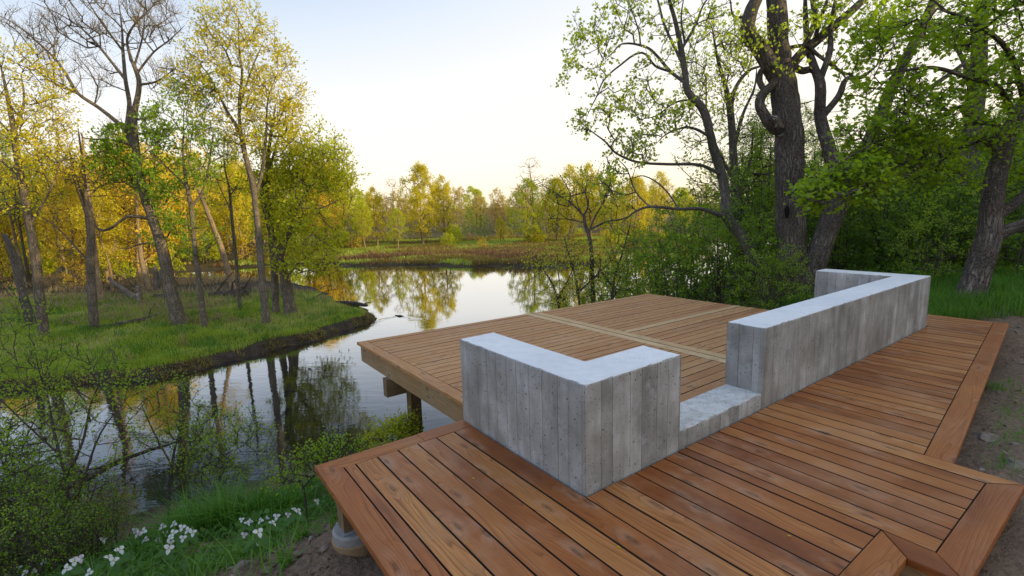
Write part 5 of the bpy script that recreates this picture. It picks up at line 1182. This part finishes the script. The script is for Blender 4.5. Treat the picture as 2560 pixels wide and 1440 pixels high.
SPEC = {262 * 10000 + 1368: 'single white trillium standing apart above the leftmost flowers', 415 * 10000 + 1395: 'low white trillium facing the camera at the front of the large group', 787 * 10000 + 1258: 'lone white trillium right beside the platform corner', 460 * 10000 + 1275: 'single white trillium hidden in the big dark grass clump'}
rs2 = np.random.RandomState(9)
for px, py, pk in FLW:
    # foot of the stem a little below the bloom
    q, d = ground_hit(px, min(py + 0.255 * .8 * FPX / max(2.5, ground_hit(px, py)[1]), 1640)); s = rs2.uniform(.62, .85)
    s *= .85 if px > 560 else 1.; key = px * 10000 + py; loc = 'left' if px < 560 else 'right'
    lab = SPEC.get(key) or ({'left': ('white trillium in the large lower left flower group', 'pink-tinged trillium in the large flower group at the lower left corner'), 'right': ('white trillium in the small flower group in front of the grass clumps', 'pink-tinged trillium in the small flower group in front of the grass clumps')}[loc][pk])
    g = None if key in SPEC else 'trilliums, ' + loc + ' group, ' + ('pink' if pk else 'white')
    if first: o = TR; first = False; o.location = q; o.rotation_euler = (0, 0, rs2.uniform(-1.2, .6)); o['label'] = lab; o.scale = (s, s, s * 1.25)
    else: o = dup(TR, q, rs2.uniform(-1.4, .8), (s, s, s * 1.25), lab)
    if 'group' in o: del o['group']
    if g: o['group'] = g
    if pk: pink_petals(o)
    o.rotation_euler.x = rs2.uniform(-.15, .15); o.rotation_euler.y = rs2.uniform(-.15, .15)
def broadleaf(label, px, py, n, r, seed):
    q, d = ground_hit(px, py); r2 = np.random.RandomState(seed); rr = r * np.sqrt(r2.uniform(size=n)); a = r2.uniform(0, 6.28, n)
    x = q[0] + rr * np.cos(a); y = q[1] + rr * np.sin(a); P = np.stack([x, y, terrain(x, y) + r2.uniform(.03, .17, n)], 1) - q
    o = link('leafy_plant', leaf_mesh('leafy_plant', P, .085 * r2.uniform(.7, 1.3, n), M['herb'], OVAL, 1.4, None, .1, r2)); o.location = q; return tag(o, label, 'plant', kind='stuff')
broadleaf('patch of broad green leaves under the large group of white flowers', 400, 1385, 170, .26, 1)
broadleaf('patch of broad green leaves in the very lower left corner', 150, 1430, 260, .42, 2)
broadleaf('patch of broad green leaves under the small group of white flowers', 655, 1330, 130, .20, 3)
broadleaf('leafy green plants crowding the platform corner beside the water', 760, 1240, 190, .26, 4)

# ================================================================== logs, branches, stones
def log(name, label, pts, radii, mat='dead_wood', seed=1, stubs=0, ground=True, cat='log'):
    r2 = np.random.RandomState(seed); W = Wood(); pts = [np.array(p, float) for p in pts]
    P = []; R = []
    for i in range(len(pts) - 1):
        for f in np.linspace(0, 1, 5)[:-1]: P.append(pts[i] * (1 - f) + pts[i + 1] * f + r2.normal(size=3) * radii[i] * .18); R.append(radii[i] * (1 - f) + radii[i + 1] * f)
    P.append(pts[-1]); R.append(radii[-1]); base = P[0].copy(); P = [p - base for p in P]
    W.tube(P, R, 9)
    for k in range(stubs):
        i = r2.randint(1, len(P) - 1); v = r2.normal(size=3); v[2] = abs(v[2]); v /= np.linalg.norm(v); L = r2.uniform(4, 14) * R[i]
        W.tube([P[i], P[i] + v * L * .5 + r2.normal(size=3) * .1 * L, P[i] + v * L], [R[i] * .4, R[i] * .25, R[i] * .1], 5)
    o = link(name, W.mesh(name, M[mat])); o.location = base; return tag(o, label, cat)
def gp(px, py, up=0): q, d = ground_hit(px, py); q = q.copy(); q[2] += up; return q
log('fallen_log', 'long thin dark fallen log lying in the grass of the point', [gp(230, 824, .05), gp(300, 816, .08), gp(350, 808, .10), gp(395, 795, .12)], [.05, .09, .09, .05], 'bark_dark', 1, 2)
log('fallen_log', 'grey log leaning against a short stump at the back of the point', [gp(345, 752, .08), gp(315, 742, .3), gp(278, 730, .75)], [.14, .12, .09], 'dead_wood', 2, 1)
log('stump', 'short pale stump at the end of the leaning grey log', [gp(350, 757, -.1), gp(349, 752, .35), gp(348, 750, .75)], [.16, .14, .09], 'dead_wood', 3, 0, cat='stump')
log('fallen_log', 'dark weathered log lying behind the slim trunks in the middle of the point', [gp(525, 742, .12), gp(570, 742, .16), gp(612, 744, .2), gp(628, 738, .45)], [.15, .19, .2, .1], 'bark_dark', 4, 5)
log('fallen_log', 'rooty dark log lying at the foot of the big bare-topped tree, on its left', [gp(385, 748, .1), gp(405, 748, .12), gp(440, 750, .1)], [.12, .14, .1], 'bark_dark', 5, 3)
log('driftwood', 'muddy dark log sticking out into the water at the tip of the point', [gp(850, 757, .02), gp(890, 765, .10), gp(918, 771, .14)], [.08, .11, .06], 'bark_dark', 6, 1)
w0 = at(760, 735, 23.5)
for i, (a, b, lab) in enumerate([((800, 722), (835, 716), 'thin bare branch lying over the water at the tip of the point, uppermost'), ((790, 742), (850, 722), 'thin bare branch lying over the water below the uppermost one')]):
    q = at(*a, 24); r = at(*b, 24); log('dead_branch', lab, [q, (q + r) / 2 + np.array([0, 0, .12]), r], [.022, .018, .006], 'dead_wood', 20 + i, 4, cat='branch')
log('dead_branch', 'dark dead branch slanting over the near channel through the shrubs', [at(20, 1262, 5.6), at(110, 1240, 5.7), at(200, 1205, 5.9), at(300, 1150, 6.2), at(400, 1118, 6.5), at(440, 1106, 6.7)], [.035, .04, .038, .03, .018, .008], 'bark_dark', 8, 8, cat='branch')
log('twig', 'short brown stick lying on the bare soil at lower left', [gp(440, 1438, .01), gp(500, 1425, .02), gp(530, 1420, .015)], [.012, .011, .006], 'dead_wood', 9, 1, cat='stick')
log('twig', 'thin curved root lying on the soil beside the walkway on the right', [gp(2500, 1040, .01), gp(2530, 1042, .03), gp(2575, 1050, .01)], [.008, .007, .004], 'dead_wood', 10, 1, cat='stick')
def stone(label, px, py, s, seed, mat='rock', name='stone', flat=.5):
    q, d = ground_hit(px, py); bm = bmesh.new(); bmesh.ops.create_icosphere(bm, subdivisions=3, radius=1)
    off = Vector((seed * 3.1, seed * 1.7, 0))
    for v in bm.verts: v.co *= 1 + .35 * mnoise.noise(v.co * 1.3 + off) + .1 * mnoise.noise(v.co * 4 + off); v.co.z *= flat; v.co *= s
    me = bpy.data.meshes.new(name); bm.to_mesh(me); bm.free(); me.materials.append(M[mat]); o = link(name, me); o.location = q; o.rotation_euler = (0, 0, seed); return tag(o, label, name)
stone('flat pale slab of bark lying on the soil between the two flower groups', 555, 1392, .065, 1, 'dead_wood', 'bark_slab', .22)
stone('small grey stone in the soil right of the footing', 880, 1372, .022, 2); stone('dark clod of soil in the middle of the bare bank', 610, 1420, .06, 3, 'clod', 'soil_clod', .7)
stone('grey stone in the soil beside the narrow part of the walkway', 2550, 1128, .045, 4); stone('dark clod of soil right against the walkway border on the right', 2470, 1100, .09, 5, 'clod', 'soil_clod', .5); stone('rounded clod of brown soil near the right edge, beside the bump-out corner', 2545, 1165, .10, 6, 'clod', 'soil_clod', .45)
def fleck(label, px, py, z, seed):
    dd = at(px, py, 1.) - CAMPOS; P = CAMPOS + dd * ((z + .004 - CAM_Z) / dd[2])
    o = link('fallen_leaf', leaf_mesh('fallen_leaf', [(0, 0, 0)], .022, M['leaf_gold'], OVAL, 6., None, 0, np.random.RandomState(seed))); o.location = P; tag(o, label, 'leaf')
fleck('tiny yellow leaf on the platform boards left of the concrete block', 1185, 1198, 0, 1); fleck('tiny yellow leaf on the platform boards in front of the concrete block', 1542, 1365, 0, 2); fleck('tiny yellow leaf on the boards near the bottom middle right', 1978, 1340, 0, 3)

# ================================================================== animals
def bake(o, colfn, mats, name):
    dg = bpy.context.evaluated_depsgraph_get(); me = bpy.data.meshes.new_from_object(o.evaluated_get(dg)); me.name = name
    o.modifiers.clear(); old = o.data; o.data = me; bpy.data.meshes.remove(old)
    a = me.attributes.new('fur', 'FLOAT_COLOR', 'POINT')
    for i, v in enumerate(me.vertices): a.data[i].color = (*colfn(v.co), 1)
    me.materials.clear()
    for m in mats: me.materials.append(m)
    for p in me.polygons: p.use_smooth = True
def skinned(name, nodes, edges, sub=2):
    me = bpy.data.meshes.new(name); me.from_pydata([n[:3] for n in nodes], edges, []); o = link(name, me)
    o.modifiers.new('skin', 'SKIN'); 
    for i, n in enumerate(nodes): me.skin_vertices[0].data[i].radius = (n[3], n[4] if len(n) > 4 else n[3])
    me.skin_vertices[0].data[0].use_root = True
    s = o.modifiers.new('sub', 'SUBSURF'); s.levels = sub; s.render_levels = sub; return o
def fur_mat():
    m, t = newmat('fur'); c = t.n('ShaderNodeAttribute', attribute_name='fur').outputs['Color']
    tc = t.n('ShaderNodeTexCoord').outputs['Object']; f = t.noise(tc, 90, 3, .7)
    t.pbr(t.mix(t.ramp(f, (.3, .6), (.7, 0.)), c, (.02, .017, .014)), .95, t.bump(f, .9, .01), .1); return m
M['fur'] = fur_mat()
def raccoon():
    # local frame: x to the photo's right, y away, z up; sits in the fork, head turned to the left
    N = [(.06, 0, .04, .075, .085), (.085, .01, .13, .095, .10), (.05, -.005, .215, .075), (-.01, -.02, .262, .050), (-.045, -.035, .285, .055, .050), (-.095, -.055, .268, .024, .022), (-.115, -.062, .262, .012),
         (-.03, -.02, .335, .012), (-.045, -.028, .345, .006), (-.075, -.005, .330, .012), (-.088, -.004, .34, .006),
         (.0, -.05, .15, .03), (-.05, -.085, .08, .022), (-.085, -.09, .06, .016), (.09, -.075, .03, .035), (.03, -.10, -.02, .022), (-.02, -.11, -.02, .018),
         (.12, .0, .0, .04), (.13, -.05, -.06, .036), (.08, -.09, -.085, .034), (.02, -.10, -.09, .030), (-.03, -.10, -.08, .02)]
    E_ = [(0, 1), (1, 2), (2, 3), (3, 4), (4, 5), (5, 6), (4, 7), (7, 8), (4, 9), (9, 10), (2, 11), (11, 12), (12, 13), (0, 14), (14, 15), (15, 16), (0, 17), (17, 18), (18, 19), (19, 20), (20, 21)]
    o = skinned('raccoon', N, E_, 2)
    def col(p):
        head = (p - Vector((-.05, -.035, .285))).length; br = (.20, .155, .115); g = (.20, .18, .155)
        if p.x < .0 and p.z > .22:
            e1 = (p - Vector((-.072, -.085, .292))).length; e2 = (p - Vector((-.098, -.02, .292))).length
            if min(e1, e2) < .026: return (.012, .010, .010)
            if p.z > .302 and p.z < .318: return (.60, .57, .53)
            if p.x < -.108: return (.01, .01, .01)
            if p.x < -.07 and p.z < .272: return (.58, .55, .50)
            return g
        if p.z < -.03 or (p.x > .09 and p.z < .0):
            return (.03, .025, .022) if int((p.x * 1.0 + p.y * .5 + 2) / .022) % 2 else (.20, .18, .15)
        if p.z < .085 and p.y < -.075: return (.03, .027, .025)
        k = .8 + .4 * mnoise.noise(p * 18); return tuple(k * a for a in br)
    bake(o, col, [M['fur']], 'raccoon')
    # eyes and nose
    W = bmesh.new()
    for c, r in (((-.083, -.077, .294), .007), ((-.108, -.035, .290), .007), ((-.126, -.066, .262), .009)): bmesh.ops.create_uvsphere(W, u_segments=10, v_segments=8, radius=r, matrix=Matrix.Translation(c))
    me = bpy.data.meshes.new('eyes_and_nose'); W.to_mesh(me); W.free(); mt, t = newmat('eye'); t.pbr((.006, .006, .006), .12, None, .6); me.materials.append(mt); link('eyes_and_nose', me, o)
    q = at(1926, 339, 11.5) - FWD * .225; o.location = q; o.scale = (1.12,) * 3
    tag(o, 'brown raccoon with a dark mask curled in the crook of the massive trunk', 'raccoon')
raccoon()
def swimmer():
    N = [(0, 0, 0, .045, .03), (.09, 0, .012, .07, .04), (.2, 0, .012, .075, .042), (.30, 0, .0, .04, .03), (.38, .01, -.01, .012), (-.05, 0, .018, .036, .03), (-.085, 0, .014, .014)]
    o = skinned('muskrat', N, [(0, 1), (1, 2), (2, 3), (3, 4), (0, 5), (5, 6)], 2); bake(o, lambda p: (.05, .036, .026), [M['fur']], 'muskrat')
    P = at(992, 790, 1.) - CAMPOS; P = CAMPOS + P * ((ZW - CAM_Z) / P[2]); o.location = P + np.array([0, 0, .0]); o.rotation_euler = (0, 0, -.5); o.scale = (1.1,) * 3
    tag(o, 'small dark animal swimming in the pond with its back above the water', 'animal'); return P
SW = swimmer()
def wake():
    V, L, S_ = [], [], []
    for s, ang, ln in ((-1, -2.15, 2.9), (1, -.55, 2.1)):
        n = 40
        for k in range(n + 1):
            f = k / n; d = np.array([math.cos(ang), math.sin(ang)]); p = SW[:2] + d * f * ln + np.array([-d[1], d[0]]) * .05 * math.sin(f * 21); nrm = np.array([-d[1], d[0]]); w = .10 + .14 * f; h = .007 * (1 - f) ** .8 * (1 + .3 * math.sin(f * 40))
            for a, z in ((-1, 0), (-.35, h * .7), (0, h), (.35, h * .7), (1, 0)): V.append((*(p + nrm * w * a), ZW + .003 + z))
        b = len(V) - (n + 1) * 5
        for k in range(n):
            for j in range(4): L += [b + k * 5 + j, b + k * 5 + j + 1, b + (k + 1) * 5 + j + 1, b + (k + 1) * 5 + j]; S_.append(4)
    tag(link('wake', mesh_np('wake', V, L, S_, [M['water']], smooth=True)), kind='structure')
wake()

# unplaced copies must not be left at the origin
for pl in list(K.values()) + list(S.values()):
    if not pl.used:
        for ch in list(pl.root.children): bpy.data.objects.remove(ch)
        bpy.data.objects.remove(pl.root)

# ================================================================== sky, sun, camera
SUN_EL, SUN_AZ = math.radians(11.0), math.radians(-14.0)             # azimuth measured from +X (photo right) towards +Y
sdir = Vector((math.cos(SUN_EL) * math.cos(SUN_AZ), math.cos(SUN_EL) * math.sin(SUN_AZ), math.sin(SUN_EL)))
ld = bpy.data.lights.new('sun', 'SUN'); ld.energy = 5.0; ld.angle = math.radians(.5); ld.color = (1, .78, .38)
lo = bpy.data.objects.new('sun', ld); COL.objects.link(lo); lo.rotation_euler = sdir.to_track_quat('Z', 'Y').to_euler()
w = bpy.data.worlds.new('World'); sc.world = w; w.use_nodes = True
nt = w.node_tree; nt.nodes.clear()
class WN(NT):
    def __init__(s, tr): s.t = tr
t = WN(nt)
sky = t.n('ShaderNodeTexSky', sky_type='NISHITA', sun_disc=False, sun_elevation=SUN_EL, sun_rotation=PI / 2 - SUN_AZ, air_density=1., dust_density=1.5, ozone_density=1.)
g = t.n('ShaderNodeTexCoord').outputs['Generated']; gx, gy, gz = t.sep(g)
up = t.math('MAXIMUM', gz, 0.)
# evening sky: warm white near the horizon, paling to blue overhead and to the left
bl = t.math('ADD', t.math('MULTIPLY', up, 1.25), t.math('MULTIPLY', t.math('ADD', t.math('MULTIPLY', gx, -.55), t.math('MULTIPLY', gy, .0)), t.math('MULTIPLY', up, 1.8)))
gcol = t.ramp(bl, (0., (.97, .84, .60)), (.12, (.93, .86, .745)), (.30, (.83, .81, .775)), (.48, (.64, .70, .79)), (.68, (.41, .52, .69)), (1., (.38, .51, .76)))
scl = t.n('ShaderNodeVectorMath', operation='SCALE'); nt.links.new(gcol, scl.inputs[0]); scl.inputs['Scale'].default_value = 14.5
mixn = t.mix(.86, sky.outputs[0], scl.outputs[0])
bg = t.n('ShaderNodeBackground', ins={'Strength': .1}); nt.links.new(mixn, bg.inputs['Color'])
wo = t.n('ShaderNodeOutputWorld'); nt.links.new(bg.outputs[0], wo.inputs[0])

cam = bpy.data.cameras.new('camera'); co = bpy.data.objects.new('camera', cam); COL.objects.link(co)
cam.sensor_width = 36; cam.lens = 36 * FPX / 2560; cam.clip_start = .05; cam.clip_end = 6000
m4 = Matrix(((RT[0], UP[0], -FWD[0], 0), (RT[1], UP[1], -FWD[1], 0), (RT[2], UP[2], -FWD[2], CAM_Z), (0, 0, 0, 1)))
co.matrix_world = m4
sc.camera = co
sc.view_settings.view_transform = 'Standard'; sc.view_settings.look = 'None'; sc.view_settings.exposure = 0; sc.view_settings.gamma = 1
sc.cycles.max_bounces = 7; sc.cycles.diffuse_bounces = 3; sc.cycles.glossy_bounces = 3; sc.cycles.transmission_bounces = 4; sc.cycles.transparent_max_bounces = 4
sc.cycles.caustics_reflective = False; sc.cycles.caustics_refractive = False
